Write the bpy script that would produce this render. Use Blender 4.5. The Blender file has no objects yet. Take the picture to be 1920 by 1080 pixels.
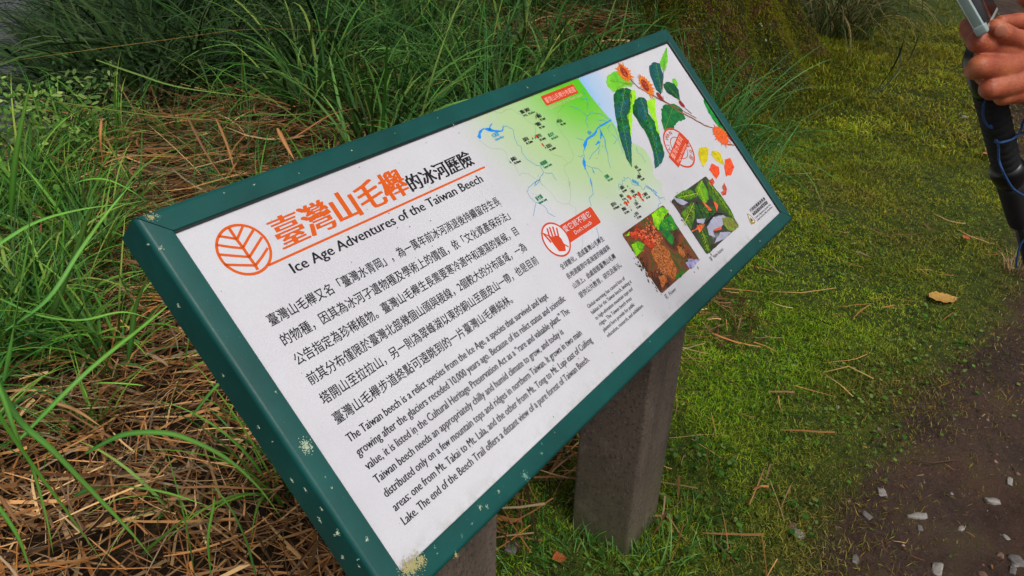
import bpy, bmesh, math, random
import numpy as np
from mathutils import Vector, Matrix, noise

random.seed(7); rng = np.random.default_rng(7)
scene = bpy.context.scene
COL = scene.collection

# ------------------------------------------------------------------ camera
CAM = np.array([-.3519, -.3809, 1.4188]); FPX = 1450.0
# rows: world X, Y, Z expressed in camera axes (x right, y down, z forward)
R = np.array([[0.5889454, -0.39583739, 0.70459639],
              [-0.80790098, -0.31097562, 0.50058982],
              [0.02096013, -0.86406419, -0.50294508]])
cam_d = bpy.data.cameras.new('camera'); cam = bpy.data.objects.new('camera', cam_d); COL.objects.link(cam)
cam_d.sensor_width = 36; cam_d.lens = FPX / 1920 * 36; cam_d.clip_start = .02; cam_d.clip_end = 600
M = Matrix(((R[0][0], -R[0][1], -R[0][2]), (R[1][0], -R[1][1], -R[1][2]), (R[2][0], -R[2][1], -R[2][2]))).to_4x4()
M.translation = Vector(CAM); cam.matrix_world = M
scene.camera = cam

# ------------------------------------------------------------------ light
world = bpy.data.worlds.new('World'); scene.world = world; world.use_nodes = True
wn = world.node_tree; bg = wn.nodes['Background']
sky = wn.nodes.new('ShaderNodeTexSky'); sky.sky_type = 'NISHITA'; sky.sun_disc = False
SUN_EL, SUN_ROT = math.radians(58), math.radians(205)
sky.sun_elevation = SUN_EL; sky.sun_rotation = SUN_ROT
sky.air_density = 1.0; sky.dust_density = 6.0; sky.ozone_density = 1.0
hs = wn.nodes.new('ShaderNodeHueSaturation'); hs.inputs['Saturation'].default_value = .12
wn.links.new(sky.outputs[0], hs.inputs['Color']); wn.links.new(hs.outputs[0], bg.inputs[0])
bg.inputs[1].default_value = 0.112
sd = bpy.data.lights.new('sun', 'SUN'); sd.energy = 1.5; sd.angle = math.radians(16); sd.color = (1, .96, .9)
sun = bpy.data.objects.new('sun', sd); COL.objects.link(sun)
# direction towards the sun (sky rotation is measured clockwise from +Y)
sv = Vector((math.sin(SUN_ROT) * math.cos(SUN_EL), math.cos(SUN_ROT) * math.cos(SUN_EL), math.sin(SUN_EL)))
sun.rotation_euler = sv.to_track_quat('Z', 'Y').to_euler()
scene.view_settings.view_transform = 'Standard'; scene.view_settings.look = 'None'
scene.view_settings.exposure = 0.0; scene.view_settings.gamma = 1; scene.view_settings.use_curve_mapping = False

# ------------------------------------------------------------------ helpers
def lin(c):
    if isinstance(c, str):
        c = [int(c[i:i+2], 16) / 255 for i in (0, 2, 4)]
        c = [x / 12.92 if x <= .04045 else ((x + .055) / 1.055) ** 2.4 for x in c]
    return tuple(c)

def ray(px, py): return R @ np.array([(px - 960) / FPX, (py - 540) / FPX, 1.0])
def at_depth(px, py, z): return CAM + ray(px, py) * z
def at_ground(px, py, h=0.0):
    r = ray(px, py); return CAM + r * ((h - CAM[2]) / r[2])

def tag(o, label=None, cat=None, group=None, kind=None):
    if label: o['label'] = label
    if cat: o['category'] = cat
    if group: o['group'] = group
    if kind: o['kind'] = kind
    return o

def empty(name, loc=(0, 0, 0), rz=0):
    o = bpy.data.objects.new(name, None); COL.objects.link(o)
    o.location = loc; o.rotation_euler = (0, 0, rz); o.empty_display_size = .05
    return o

def link(name, me, parent=None, mat=None):
    if mat and not me.materials: me.materials.append(mat)
    o = bpy.data.objects.new(name, me); COL.objects.link(o)
    if parent: o.parent = parent
    return o

def mesh_np(name, V, F, col=None, smooth=False):
    """V (n,3), F (m,k) with k constant"""
    V = np.ascontiguousarray(V, dtype=np.float32).reshape(-1, 3); F = np.ascontiguousarray(F, dtype=np.int32)
    m, k = F.shape
    me = bpy.data.meshes.new(name); me.vertices.add(len(V)); me.vertices.foreach_set('co', V.ravel())
    me.loops.add(m * k); me.loops.foreach_set('vertex_index', F.ravel())
    me.polygons.add(m); me.polygons.foreach_set('loop_start', np.arange(0, m * k, k, dtype=np.int32))
    me.polygons.foreach_set('loop_total', np.full(m, k, dtype=np.int32))
    if smooth: me.polygons.foreach_set('use_smooth', np.ones(m, dtype=bool))
    if col is not None:
        a = me.color_attributes.new('Col', 'FLOAT_COLOR', 'POINT')
        c = np.ones((len(V), 4), dtype=np.float32); c[:, :3] = col; a.data.foreach_set('color', c.ravel())
    me.update(calc_edges=True)
    return me

def from_bm(name, bm, mat=None, parent=None, smooth=False):
    me = bpy.data.meshes.new(name); bm.to_mesh(me); bm.free()
    if smooth:
        for p in me.polygons: p.use_smooth = True
    return link(name, me, parent, mat)

class NT:
    def __init__(s, name):
        s.m = bpy.data.materials.new(name); s.m.use_nodes = True; s.t = s.m.node_tree
        s.b = s.t.nodes['Principled BSDF']
    def n(s, typ, **kw):
        x = s.t.nodes.new(typ)
        for k, v in kw.items():
            if k.startswith('i_'):
                key = k[2:]; key = int(key) if key.isdigit() else key.replace('_', ' ')
                x.inputs[key].default_value = v
            else: setattr(x, k, v)
        return x
    def l(s, a, b): s.t.links.new(a, b)
    def noise(s, scale, detail=4, rough=.6, vec=None, dist=0):
        x = s.n('ShaderNodeTexNoise', i_Scale=scale, i_Detail=detail, i_Roughness=rough, i_Distortion=dist)
        if vec is not None: s.l(vec, x.inputs['Vector'])
        return x.outputs[0]
    def ramp(s, fac, stops, interp='LINEAR'):
        r = s.n('ShaderNodeValToRGB'); r.color_ramp.interpolation = interp
        e = r.color_ramp.elements
        while len(e) < len(stops): e.new(.5)
        for i, (p, c) in enumerate(stops):
            e[i].position = p; e[i].color = (*lin(c), 1) if not isinstance(c, (int, float)) else (c, c, c, 1)
        s.l(fac, r.inputs[0]); return r.outputs[0]
    def mix(s, fac, a, b, mode='MIX'):
        x = s.n('ShaderNodeMix', data_type='RGBA', blend_type=mode)
        for sock, v in ((x.inputs[0], fac), (x.inputs[6], a), (x.inputs[7], b)):
            if isinstance(v, (int, float)): sock.default_value = v
            elif isinstance(v, (tuple, str)): sock.default_value = (*lin(v), 1)
            else: s.l(v, sock)
        return x.outputs[2]
    def math(s, op, a, b=0.0, clamp=False):
        x = s.n('ShaderNodeMath', operation=op, use_clamp=clamp)
        for sock, v in ((x.inputs[0], a), (x.inputs[1], b)):
            if isinstance(v, (int, float)): sock.default_value = v
            else: s.l(v, sock)
        return x.outputs[0]
    def coord(s, which='Object'): return s.n('ShaderNodeTexCoord').outputs[which]
    def bump(s, h, strength=.3, dist=.01):
        b = s.n('ShaderNodeBump', i_Strength=strength, i_Distance=dist); s.l(h, b.inputs['Height'])
        s.l(b.outputs[0], s.b.inputs['Normal'])
    def color(s, c):
        if isinstance(c, (tuple, str)): s.b.inputs['Base Color'].default_value = (*lin(c), 1)
        else: s.l(c, s.b.inputs['Base Color'])
    def rough(s, r):
        if isinstance(r, (int, float)): s.b.inputs['Roughness'].default_value = r
        else: s.l(r, s.b.inputs['Roughness'])

def flat(name, c, rough=.5, spec=.5, metal=0.0):
    t = NT(name); t.color(c); t.rough(rough); t.b.inputs['Specular IOR Level'].default_value = spec
    t.b.inputs['Metallic'].default_value = metal
    return t.m

def attr_mat(name, rough=.5, trans=.25, spec=.4, bump=None):
    """leafy material whose colour is stored per blade"""
    t = NT(name); a = t.n('ShaderNodeAttribute', attribute_name='Col')
    t.color(a.outputs[0]); t.rough(rough); t.b.inputs['Specular IOR Level'].default_value = spec
    if trans > 0:
        tr = t.n('ShaderNodeBsdfTranslucent'); mx = t.n('ShaderNodeMixShader'); mx.inputs[0].default_value = trans
        g = t.n('ShaderNodeGamma'); g.inputs[1].default_value = .85; t.l(a.outputs[0], g.inputs[0]); t.l(g.outputs[0], tr.inputs[0])
        out = t.t.nodes['Material Output']
        t.l(t.b.outputs[0], mx.inputs[1]); t.l(tr.outputs[0], mx.inputs[2]); t.l(mx.outputs[0], out.inputs[0])
    return t.m

# ------------------------------------------------------------------ terrain shape
def smooth(a, b, x):
    t = np.clip((x - a) / (b - a), 0, 1); return t * t * (3 - 2 * t)

_ph = rng.uniform(0, 6.28, (24, 3)); _fr = rng.normal(0, 1, (24, 2))
def wav(x, y, s, k0=0, n=8):
    """cheap sum-of-sines relief, vectorised"""
    r = 0
    for i in range(k0, k0 + n):
        r = r + np.sin(x * _fr[i, 0] * s + y * _fr[i, 1] * s + _ph[i, 0]) * np.cos(y * _fr[i, 0] * s * .7 - x * _fr[i, 1] * s * .6 + _ph[i, 1])
    return r / math.sqrt(n)

def trail_y(x):      # upper edge of the bare earth
    return np.interp(x, [-3, 0, .8, 1.3, 1.8, 2.3, 3, 4, 6, 9, 14], [-.75, -.62, -.45, -.36, -.42, -.55, -.62, -.5, -.1, .35, 2.0])

def trail_d(x, y):   # > 0 inside the bare trail
    return trail_y(x) - y + .05 * wav(x, y, 5.0) + .03 * wav(x, y, 17.0, 8)

def height(x, y):
    x = np.asarray(x, float); y = np.asarray(y, float)
    h = .012 * wav(x, y, 3.2) + .006 * wav(x, y, 11, 8)
    h = h + .10 * smooth(1.2, 2.6, y) * smooth(5.5, 3.0, y) + .05 * smooth(.5, 1.6, y) * wav(x, y, 2.0, 16)
    h = h + .16 * np.exp(-(((x - 1.9) / .5) ** 2 + ((y - 2.45) / .45) ** 2))          # straw heap
    h = h + .14 * np.exp(-(((x - 3.0) / .8) ** 2 + ((y - 2.9) / .6) ** 2))
    h = h + .35 * np.exp(-(((x - 5.2) / 1.1) ** 2 + ((y - 2.1) / .8) ** 2))          # mound under the trunk
    h = h + .40 * smooth(3.2, 5.0, x) * smooth(2.4, 4.4, y)                         # bank on the right rear
    hollow = smooth(3.6, 6.5, y - .75 * (x - 1.6))                                  # falls away to the pond
    h = h - 1.3 * hollow
    h = h - .025 * smooth(-.05, .2, trail_y(x) - y)
    ins = (x > -.8) & (x < 6.5) & (y > -1.4) & (y < 4.5)
    h = h + np.where(ins, .004 * wav(x, y, 42) + .003 * wav(x, y, 95, 8), 0)
    far = np.sqrt(x * x + y * y)
    h = h + .04 * np.clip(far - 14, 0, 60) * smooth(-2, -6, y - .75 * (x - 1.6))
    return h

def axis(lo, a, b, hi, fine, coarse_n):
    return np.concatenate([lo + (a - lo) * (1 - (1 - np.linspace(0, 1, coarse_n, endpoint=False)) ** 2.2),
                           np.arange(a, b, fine), b + (hi - b) * np.linspace(0, 1, coarse_n) ** 2.2])
gx = axis(-40, -.8, 6.5, 60, .022, 45); gy = axis(-40, -1.2, 4.5, 60, .022, 45)
GX, GY = np.meshgrid(gx, gy, indexing='ij'); nx, ny = GX.shape
GZ = height(GX, GY)
V = np.stack([GX, GY, GZ], -1).reshape(-1, 3)
I = np.arange(nx * ny).reshape(nx, ny)
F = np.stack([I[:-1, :-1], I[1:, :-1], I[1:, 1:], I[:-1, 1:]], -1).reshape(-1, 4)
fc = V[F].mean(1); isT = trail_d(fc[:, 0], fc[:, 1]) > .02

def ground_material():
    t = NT('forest_floor'); P = t.coord('Object')
    n1 = t.noise(3.5, 6, .6, P); n2 = t.noise(38, 6, .7, P); n3 = t.noise(170, 4, .7, P)
    c = t.ramp(n1, [(.3, '231914'), (.5, '3b2b24'), (.62, '483329'), (.78, '5a473b')])
    c = t.mix(t.ramp(n2, [(.38, 0.0), (.66, .7)]), c, t.ramp(n3, [(.3, '1e1511'), (.5, '43322a'), (.7, '66544a')]))
    c = t.mix(t.ramp(t.noise(85, 4, .8, P), [(.58, 0.0), (.66, .8)]), c, '1a120e')
    mo = t.ramp(t.noise(7, 6, .7, P), [(.5, 0.0), (.64, 1.0)])
    soil = t.mix(t.math('MULTIPLY', mo, .3), c, '3f3e1a')
    h = t.ramp(t.noise(4, 5, .6, P), [(.35, '1a130c'), (.6, '261d10'), (.75, '2c2a10')])
    h = t.mix(t.ramp(t.noise(70, 5, .7, P), [(.4, 0.0), (.7, 1.0)]), h, '352816')
    m = t.ramp(t.noise(26, 6, .75, P), [(.3, '1c260a'), (.5, '33400f'), (.62, '4c5316'), (.75, '55501c')])
    A = t.n('ShaderNodeAttribute', attribute_name='Cover'); sp = t.n('ShaderNodeSeparateColor'); t.l(A.outputs[0], sp.inputs[0])
    jit = t.math('MULTIPLY', t.math('SUBTRACT', t.noise(30, 5, .7, P), .5), .9)
    fs = t.ramp(t.math('ADD', sp.outputs[0], jit), [(.35, 0.0), (.65, 1.0)]); fl = t.ramp(t.math('ADD', sp.outputs[1], jit), [(.3, 0.0), (.7, 1.0)])
    t.b.inputs['Specular IOR Level'].default_value = .2; t.color(t.mix(fs, t.mix(fl, h, m), soil)); t.rough(t.ramp(t.noise(6, 3, .5, P), [(.35, .6), (.65, .92)]))
    t.bump(t.math('ADD', t.math('MULTIPLY', n2, .7), t.math('MULTIPLY', n3, .4)), .9, .012)
    return t.m
M_FLOOR = ground_material()
def straw_line(x): return np.interp(x, [-1, .3, .8, 1.2, 1.7, 2.4, 3.5, 5], [.15, .2, .32, .42, .62, .95, 1.35, 1.9])
def sub(mask, name):
    f = F[mask]; u, inv = np.unique(f, return_inverse=True); v = V[u]
    d = trail_d(v[:, 0], v[:, 1]); c = np.zeros((len(v), 4), dtype=np.float32); c[:, 3] = 1
    c[:, 0] = np.maximum(smooth(-.38, .10, d), .28 * np.exp(-((v[:, 1] - np.interp(v[:, 0], [2, 2.3, 3, 4, 5, 7, 9, 12], [-.4, -.28, -.08, .15, .42, .85, 1.3, 2.0])) / (.16 + .05 * v[:, 0].clip(0, 12))) ** 2) * smooth(1.8, 3.0, v[:, 0])); c[:, 1] = smooth(.35, -.12, v[:, 1] - straw_line(v[:, 0])); c[:, 1] = np.maximum(c[:, 1], smooth(4.5, 6, v[:, 0]))
    me = mesh_np(name, v, inv.reshape(f.shape), smooth=True)
    a = me.color_attributes.new('Cover', 'FLOAT_COLOR', 'POINT'); a.data.foreach_set('color', c.ravel())
    return tag(link(name, me, None, M_FLOOR), kind='structure')
sub(isT, 'dirt_trail'); sub(~isT, 'ground')

# pond in the hollow, far upper left
bm = bmesh.new(); bmesh.ops.create_grid(bm, x_segments=8, y_segments=8, size=1)
for v in bm.verts: v.co = Vector((3 + v.co.x * 30, 22 + v.co.y * 18, -.75))
t = NT('pond_water'); t.color('15191a'); t.rough(.25); P = t.coord('Object'); t.bump(t.noise(2.2, 3, .5, P), .15, .05)
tag(from_bm('pond_water', bm, t.m), kind='structure')

# ------------------------------------------------------------------ blades of grass, straw, moss (vectorised ribbons)
def ribbon_arrays(base, az, tilt, curve, L, w, K=6, cross=1, drift=None, roll=None, keel=.25, col=None, colt=None, taper='leaf', clampz=False):
    N = len(base); s = np.linspace(0, 1, K + 1)
    drift = np.zeros(N) if drift is None else drift
    ds = (L / K)[:, None]
    mid = (s[:-1] + s[1:]) / 2
    th = tilt[:, None] + curve[:, None] * (mid[None] ** 1.3)
    a = az[:, None] + drift[:, None] * mid[None]
    dx = np.sin(th) * np.cos(a) * ds; dy = np.sin(th) * np.sin(a) * ds; dz = np.cos(th) * ds
    C = np.zeros((N, K + 1, 3)); C[:, 1:, 0] = np.cumsum(dx, 1); C[:, 1:, 1] = np.cumsum(dy, 1); C[:, 1:, 2] = np.cumsum(dz, 1)
    C += base[:, None, :]
    if clampz:
        hz = height(C[..., 0], C[..., 1]) + .004 + rng.uniform(0, .035, (N, 1)); C[..., 2] = np.maximum(C[..., 2], hz)
    T = np.gradient(C, axis=1); T /= np.linalg.norm(T, axis=2, keepdims=True) + 1e-9
    S = np.stack([-np.sin(a), np.cos(a), np.zeros_like(a)], -1); S = np.concatenate([S, S[:, -1:]], 1)
    if roll is not None:
        B = np.cross(T, S); r = roll[:, None, None]; S = S * np.cos(r) + B * np.sin(r)
    if taper == 'leaf': prof = np.minimum(1, .55 + 3 * s) * (1 - s ** 2.6) + .02
    elif taper == 'straw': prof = np.where(s < .98, 1.0 - .35 * s, .3)
    else: prof = (1 - .85 * s)
    W = (w[:, None] * prof[None])[..., None] * .5
    if cross == 1: P = np.stack([C - S * W, C + S * W], 2)
    else:
        Nn = np.cross(S, T)
        P = np.stack([C - S * W, C - Nn * W * keel * 2, C + S * W], 2)
    nc = P.shape[2]
    idx = np.arange(N * (K + 1) * nc).reshape(N, K + 1, nc)
    Fq = np.stack([idx[:, :-1, :-1], idx[:, :-1, 1:], idx[:, 1:, 1:], idx[:, 1:, :-1]], -1).reshape(-1, 4)
    c = None
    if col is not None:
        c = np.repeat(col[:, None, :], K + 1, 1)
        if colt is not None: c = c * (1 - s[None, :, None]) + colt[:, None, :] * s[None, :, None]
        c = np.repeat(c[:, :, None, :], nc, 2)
        if cross == 2: c[:, :, 1] = c[:, :, 1] * 1.35 + .01     # pale midrib
        c = c.reshape(-1, 3)
    return P.reshape(-1, 3), Fq, c

def palette(N, cols, jitter=.18):
    P = np.array([lin(c) for c in cols]); k = rng.integers(0, len(P), N); f = rng.random((N, 1))
    c = P[k] * f + P[rng.integers(0, len(P), N)] * (1 - f)
    return c * rng.uniform(1 - jitter, 1 + jitter, (N, 1))

M_GRASS = attr_mat('grass_leaf', .5, .13, .14)
M_LAWN = attr_mat('lawn_leaf', .6, .22, .08)
M_STRAW = attr_mat('dry_straw', .65, .06, .15)
M_MOSS = attr_mat('moss_fibre', .8, .25, .1)

def ribbons(name, mat, parent=None, smoothf=True, **kw):
    V_, F_, c_ = ribbon_arrays(**kw)
    return link(name, mesh_np(name, V_, F_, c_, smoothf), parent, mat)

def scatter(n, x0, x1, y0, y1, dens):
    x = rng.uniform(x0, x1, n); y = rng.uniform(y0, y1, n)
    keep = rng.random(n) < np.clip(dens(x, y), 0, 1); return x[keep], y[keep]

post_boxes = [(.155, .305, .10, .25), (.80, .95, .10, .25)]
def off_posts(x, y, m=.0):
    k = np.ones(len(x), bool)
    for a, b, c, d in post_boxes: k &= ~((x > a - m) & (x < b + m) & (y > c - m) & (y < d + m))
    return k


def lawn_density(x, y):
    d = -trail_d(x, y)
    a = smooth(-.04, .30, d) + .12 * smooth(-.25, 0, d)
    b = smooth(.35, -.12, y - straw_line(x) + .12 * wav(x, y, 4, 8))
    wn_ = np.exp(-((y - worn_y(x)) / (.14 + .05 * np.clip(x, 0, 12))) ** 2) * smooth(1.8, 3.0, x)
    return a * b * (1 - .3 * wn_)

def worn_y(x): return np.interp(x, [2, 2.3, 3, 4, 5, 7, 9, 12], [-.4, -.28, -.08, .15, .42, .85, 1.3, 2.0])
def lawn_colors(x, y, n):
    green = palette(n, ['4a7e14', '5c921a', '2a5a12', '7c9c1c', '9aa832', '3c7016'], .42)
    olive = palette(n, ['7a8a1a', '948f1c', '66761a', 'b4a62c', '807020', '6a8a1c'], .38)
    brown = palette(n, ['4a4420', '6b5c34', '34401a', '7d7040', '5a4026', '56601e', '8a7a34'], .4)
    m = 1 / (1 + np.exp(-(wav(x, y, 2.6, 4) * 1.8 + (x - 1.9) * 1.0 - 1.2 * smooth(-.2, .5, y) * smooth(3, 1, x))))
    c = green * (1 - m[:, None]) + olive * m[:, None]
    dk = .62 + .5 * smooth(-1.0, .9, wav(x, y, 7.5, 9)) + .28 * smooth(-.4, 1.1, wav(x, y, 19, 1))
    dk = np.where(x > 4, dk * (.8 + .45 * smooth(-.5, .9, wav(x, y, 3.5, 13))), dk)
    c = c * dk[:, None]; gold = palette(n, ['8a8420', '9a8c2a', '6f6a18']) ; gm = smooth(.3, 1.2, wav(x, y, 3.3, 15)) * smooth(1.6, 3.0, x) * .6; c = c * (1 - gm[:, None]) + gold * gm[:, None]
    e = .5 * np.exp(-((y - worn_y(x)) / (.16 + .05 * x)) ** 2) * smooth(1.8, 3.0, x) * (.6 + .4 * smooth(-.6, .6, wav(x, y, 5, 4)))
    e = np.maximum(e, smooth(.50, .02, -trail_d(x, y) - .05 + .08 * wav(x, y, 4.5, 3)))
    e = np.maximum(e, .7 * smooth(.2, 1.0, wav(x, y, 6, 12)))
    return c * (1 - e[:, None]) + brown * e[:, None]

def lawn_patch(x0, x1, y0, y1, n, Lm, wm, K, name, label):
    x, y = scatter(n, x0, x1, y0, y1, lawn_density); k = off_posts(x, y); x, y = x[k], y[k]; N = len(x)
    base = np.stack([x, y, height(x, y) - .004], -1)
    clump = .75 + .5 * smooth(-.6, 1.2, wav(x, y, 9, 2))
    ribbons(name, M_LAWN, base=base, az=rng.uniform(0, 6.283, N), tilt=rng.uniform(.1, 1.1, N), curve=rng.uniform(.2, 1.3, N),
            L=rng.uniform(.5, 1.4, N) * Lm * clump, w=rng.uniform(.7, 1.3, N) * wm, K=K, drift=rng.normal(0, .5, N),
            roll=rng.normal(0, .5, N), col=lawn_colors(x, y, N) * .62, colt=lawn_colors(x, y, N) * 1.1, clampz=False)
    o = COL.objects[-1]
    return o

def stuff(o, label, cat): return tag(o, label, cat, kind='stuff')

def add_lawn(name, label, regions):
    Vs, Fs, Cs, off = [], [], [], 0
    for (x0, x1, y0, y1, n, Lm, wm, K) in regions:
        x, y = scatter(n, x0, x1, y0, y1, lawn_density); k = off_posts(x, y); x, y = x[k], y[k]; N = len(x)
        base = np.stack([x, y, height(x, y) - .004], -1)
        clump = .45 + .65 * smooth(-.8, 1.0, wav(x, y, 9, 2)) + .5 * smooth(-.2, 1.2, wav(x, y, 23, 10))
        lc = lawn_colors(x, y, N)
        v, f, c = ribbon_arrays(base=base, az=rng.uniform(0, 6.283, N), tilt=rng.uniform(.1, 1.2, N), curve=rng.uniform(.2, 1.3, N),
                  L=rng.uniform(.5, 1.4, N) * Lm * clump, w=rng.uniform(.7, 1.3, N) * wm, K=K, drift=rng.normal(0, .5, N),
                  roll=rng.normal(0, .5, N), col=lc * .55, colt=np.minimum(lc * 1.95, .65))  # bases darkened and tips brightened, painting in the shade between blades
        Vs.append(v); Fs.append(f + off); Cs.append(c); off += len(v)
    o = link(name, mesh_np(name, np.concatenate(Vs), np.concatenate(Fs), np.concatenate(Cs), True), None, M_LAWN)
    return stuff(o, label, 'grass')

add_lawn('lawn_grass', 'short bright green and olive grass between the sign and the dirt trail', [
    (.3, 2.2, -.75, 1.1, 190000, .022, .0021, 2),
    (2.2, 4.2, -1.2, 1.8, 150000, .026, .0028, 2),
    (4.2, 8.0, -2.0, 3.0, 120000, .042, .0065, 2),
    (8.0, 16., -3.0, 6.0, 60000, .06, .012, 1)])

# small round clover-like leaves in the lawn
def add_discs(name, label, cat, x, y, z, r, cols, mat, up=.5):
    N = len(x); K = 6; a = np.linspace(0, 2 * np.pi, K, endpoint=False)
    nrm = rng.normal(0, up, (N, 3)); nrm[:, 2] = 1; nrm /= np.linalg.norm(nrm, axis=1, keepdims=True)
    t1 = np.cross(nrm, [0, 1, 0.0]); t1 /= np.linalg.norm(t1, axis=1, keepdims=True); t2 = np.cross(nrm, t1)
    c = np.stack([x, y, z], -1)
    rr = r[:, None] * (1 + .18 * np.cos(a[None] * 2 + rng.uniform(0, 6, (N, 1))))
    P = c[:, None] + t1[:, None] * (rr * np.cos(a))[..., None] + t2[:, None] * (rr * np.sin(a))[..., None] + nrm[:, None] * (.25 * r[:, None] * np.cos(3 * a))[..., None]
    F_ = np.arange(N * K).reshape(N, K)
    o = link(name, mesh_np(name, P.reshape(-1, 3), F_, np.repeat(cols, K, 0), False), None, mat)
    return stuff(o, label, cat)
x, y = scatter(9000, .4, 3.4, -.7, 1.1, lambda x, y: lawn_density(x, y) * smooth(-.5, .8, wav(x, y, 5, 6)))
k = off_posts(x, y, .01); x, y = x[k], y[k]
add_discs('clover_leaves', 'small round ground-cover leaves among the short grass', 'ground cover', x, y, height(x, y) + rng.uniform(.008, .022, len(x)),
          rng.uniform(.003, .0065, len(x)), palette(len(x), ['44721c', '5c8030', '34621a', '74884a']), M_LAWN)

x, y = scatter(700, .5, 2.6, -.5, .9, lambda x, y: lawn_density(x, y) * smooth(.1, .9, wav(x, y, 3.7, 12))); k = off_posts(x, y, .02); x, y = x[k], y[k]
xx = np.repeat(x, 5) + rng.normal(0, .012, len(x) * 5); yy = np.repeat(y, 5) + rng.normal(0, .012, len(x) * 5)
add_discs('lawn_weeds', 'low broad-leaved weeds in the lawn beside the right post', 'weeds', xx, yy, height(xx, yy) + rng.uniform(.012, .030, len(xx)), rng.uniform(.004, .008, len(xx)), palette(len(xx), ['345c1c', '4c742a', '6a7f44', '2a4c1c'], .35), M_LAWN, up=.35)
# tufts at the foot of the posts
def tuft_mesh(n, Lm, wm, spread, cols, K=6, tilt=(.05, .7), curve=(.2, 1.4), tips=None, cross=1, name='blades'):
    ang = rng.uniform(0, 6.283, n); rad = spread * np.sqrt(rng.random(n))
    base = np.stack([rad * np.cos(ang), rad * np.sin(ang), np.full(n, -.02)], -1)
    az = ang + rng.normal(0, .9, n)
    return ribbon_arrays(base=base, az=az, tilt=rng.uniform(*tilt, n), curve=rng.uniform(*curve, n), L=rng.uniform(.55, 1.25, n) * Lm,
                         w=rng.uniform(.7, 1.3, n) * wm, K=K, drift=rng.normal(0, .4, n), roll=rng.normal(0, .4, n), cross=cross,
                         col=palette(n, cols, .4) * .6, colt=palette(n, tips or cols, .4) * 1.15)  # blades coloured darkest at the base, for shade inside the clump

GREENS = ['35691f', '457c24', '2c5a1a', '56893a', '6a9448', '2c5424', '1a3814', '7a8a3c', '142c10']
BLUEG = ['223f18', '2e5222', '26461c', '44622c', '566a3c', '182a10', '122010']
DRY = ['bd7f48', 'cf9860', '8f6440', 'a8703c', 'e6bd84', '5c3a20', '7d5f44', '3a2616', '9a8468', '4a3424']

def add_tussock(x, y, mesh, s, rz, label, group, dz=0, tiltx=0):
    t = empty('grass_tussock', (x, y, float(height(x, y)) + dz), rz); t.scale = (s, s, s)
    t.rotation_euler = (tiltx, 0, rz); tag(t, label, 'grass tussock', group)
    b = link('blades', mesh, t, M_GRASS); b['kind'] = 'stuff'
    return t

def mk(name, *a, **k):
    v, f, c = tuft_mesh(*a, **k); me = mesh_np(name, v, f, c, True); me.materials.append(M_GRASS); return me
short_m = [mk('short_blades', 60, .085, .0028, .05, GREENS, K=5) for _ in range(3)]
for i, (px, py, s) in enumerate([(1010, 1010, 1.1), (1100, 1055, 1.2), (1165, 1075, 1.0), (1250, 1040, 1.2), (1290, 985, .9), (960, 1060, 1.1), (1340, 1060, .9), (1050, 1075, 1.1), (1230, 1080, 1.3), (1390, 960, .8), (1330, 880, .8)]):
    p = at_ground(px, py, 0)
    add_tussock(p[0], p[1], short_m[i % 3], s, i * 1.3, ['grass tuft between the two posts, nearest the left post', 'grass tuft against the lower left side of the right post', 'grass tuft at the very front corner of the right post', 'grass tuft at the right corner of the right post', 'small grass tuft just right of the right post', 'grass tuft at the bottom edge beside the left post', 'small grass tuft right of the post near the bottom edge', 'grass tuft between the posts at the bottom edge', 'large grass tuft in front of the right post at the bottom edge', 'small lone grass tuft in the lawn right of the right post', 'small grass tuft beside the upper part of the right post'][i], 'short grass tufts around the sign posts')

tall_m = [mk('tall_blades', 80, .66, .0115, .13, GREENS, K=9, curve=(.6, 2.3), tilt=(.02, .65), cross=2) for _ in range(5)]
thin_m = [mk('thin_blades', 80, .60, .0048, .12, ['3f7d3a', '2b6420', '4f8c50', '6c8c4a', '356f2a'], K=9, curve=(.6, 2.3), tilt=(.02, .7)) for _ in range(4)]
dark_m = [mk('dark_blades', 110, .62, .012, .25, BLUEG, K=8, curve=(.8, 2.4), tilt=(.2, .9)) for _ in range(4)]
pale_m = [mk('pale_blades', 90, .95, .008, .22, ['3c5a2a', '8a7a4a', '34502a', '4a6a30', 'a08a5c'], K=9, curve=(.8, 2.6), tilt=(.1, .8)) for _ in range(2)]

broad_m = [mk('broad_blades', 34, .62, .0135, .07, ['447c1e', '578c2a', '35661c', '6e9c38', '2c5419', '84923c', '1a3810'], K=10, curve=(.4, 1.9), tilt=(.02, .55), cross=2) for _ in range(5)]

def spots(n, x0, x1, y0, y1, ok):
    out = []
    while len(out) < n:
        a, b = random.uniform(x0, x1), random.uniform(y0, y1)
        if ok(a, b): out.append((a, b))
    return out
def pxof(x, y, z=0.0):
    c = R.T @ (np.array([x, y, z]) - CAM); return 960 + FPX * c[0] / c[2], 540 + FPX * c[1] / c[2]

# green clumps behind the panel
for i, (a, b) in enumerate(spots(62, 1.9, 6.5, 1.3, 5.5, lambda a, b: 600 < pxof(a, b)[0] < 1220 and 20 < pxof(a, b)[1] < 400 and b > straw_line(a) + .25)):
    add_tussock(a, b, (tall_m + tall_m + thin_m)[i % 14], random.uniform(.8, 1.3), random.uniform(0, 6.28), 'long green grass clump growing through straw behind the panel', 'green grass clumps behind the panel')
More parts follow.
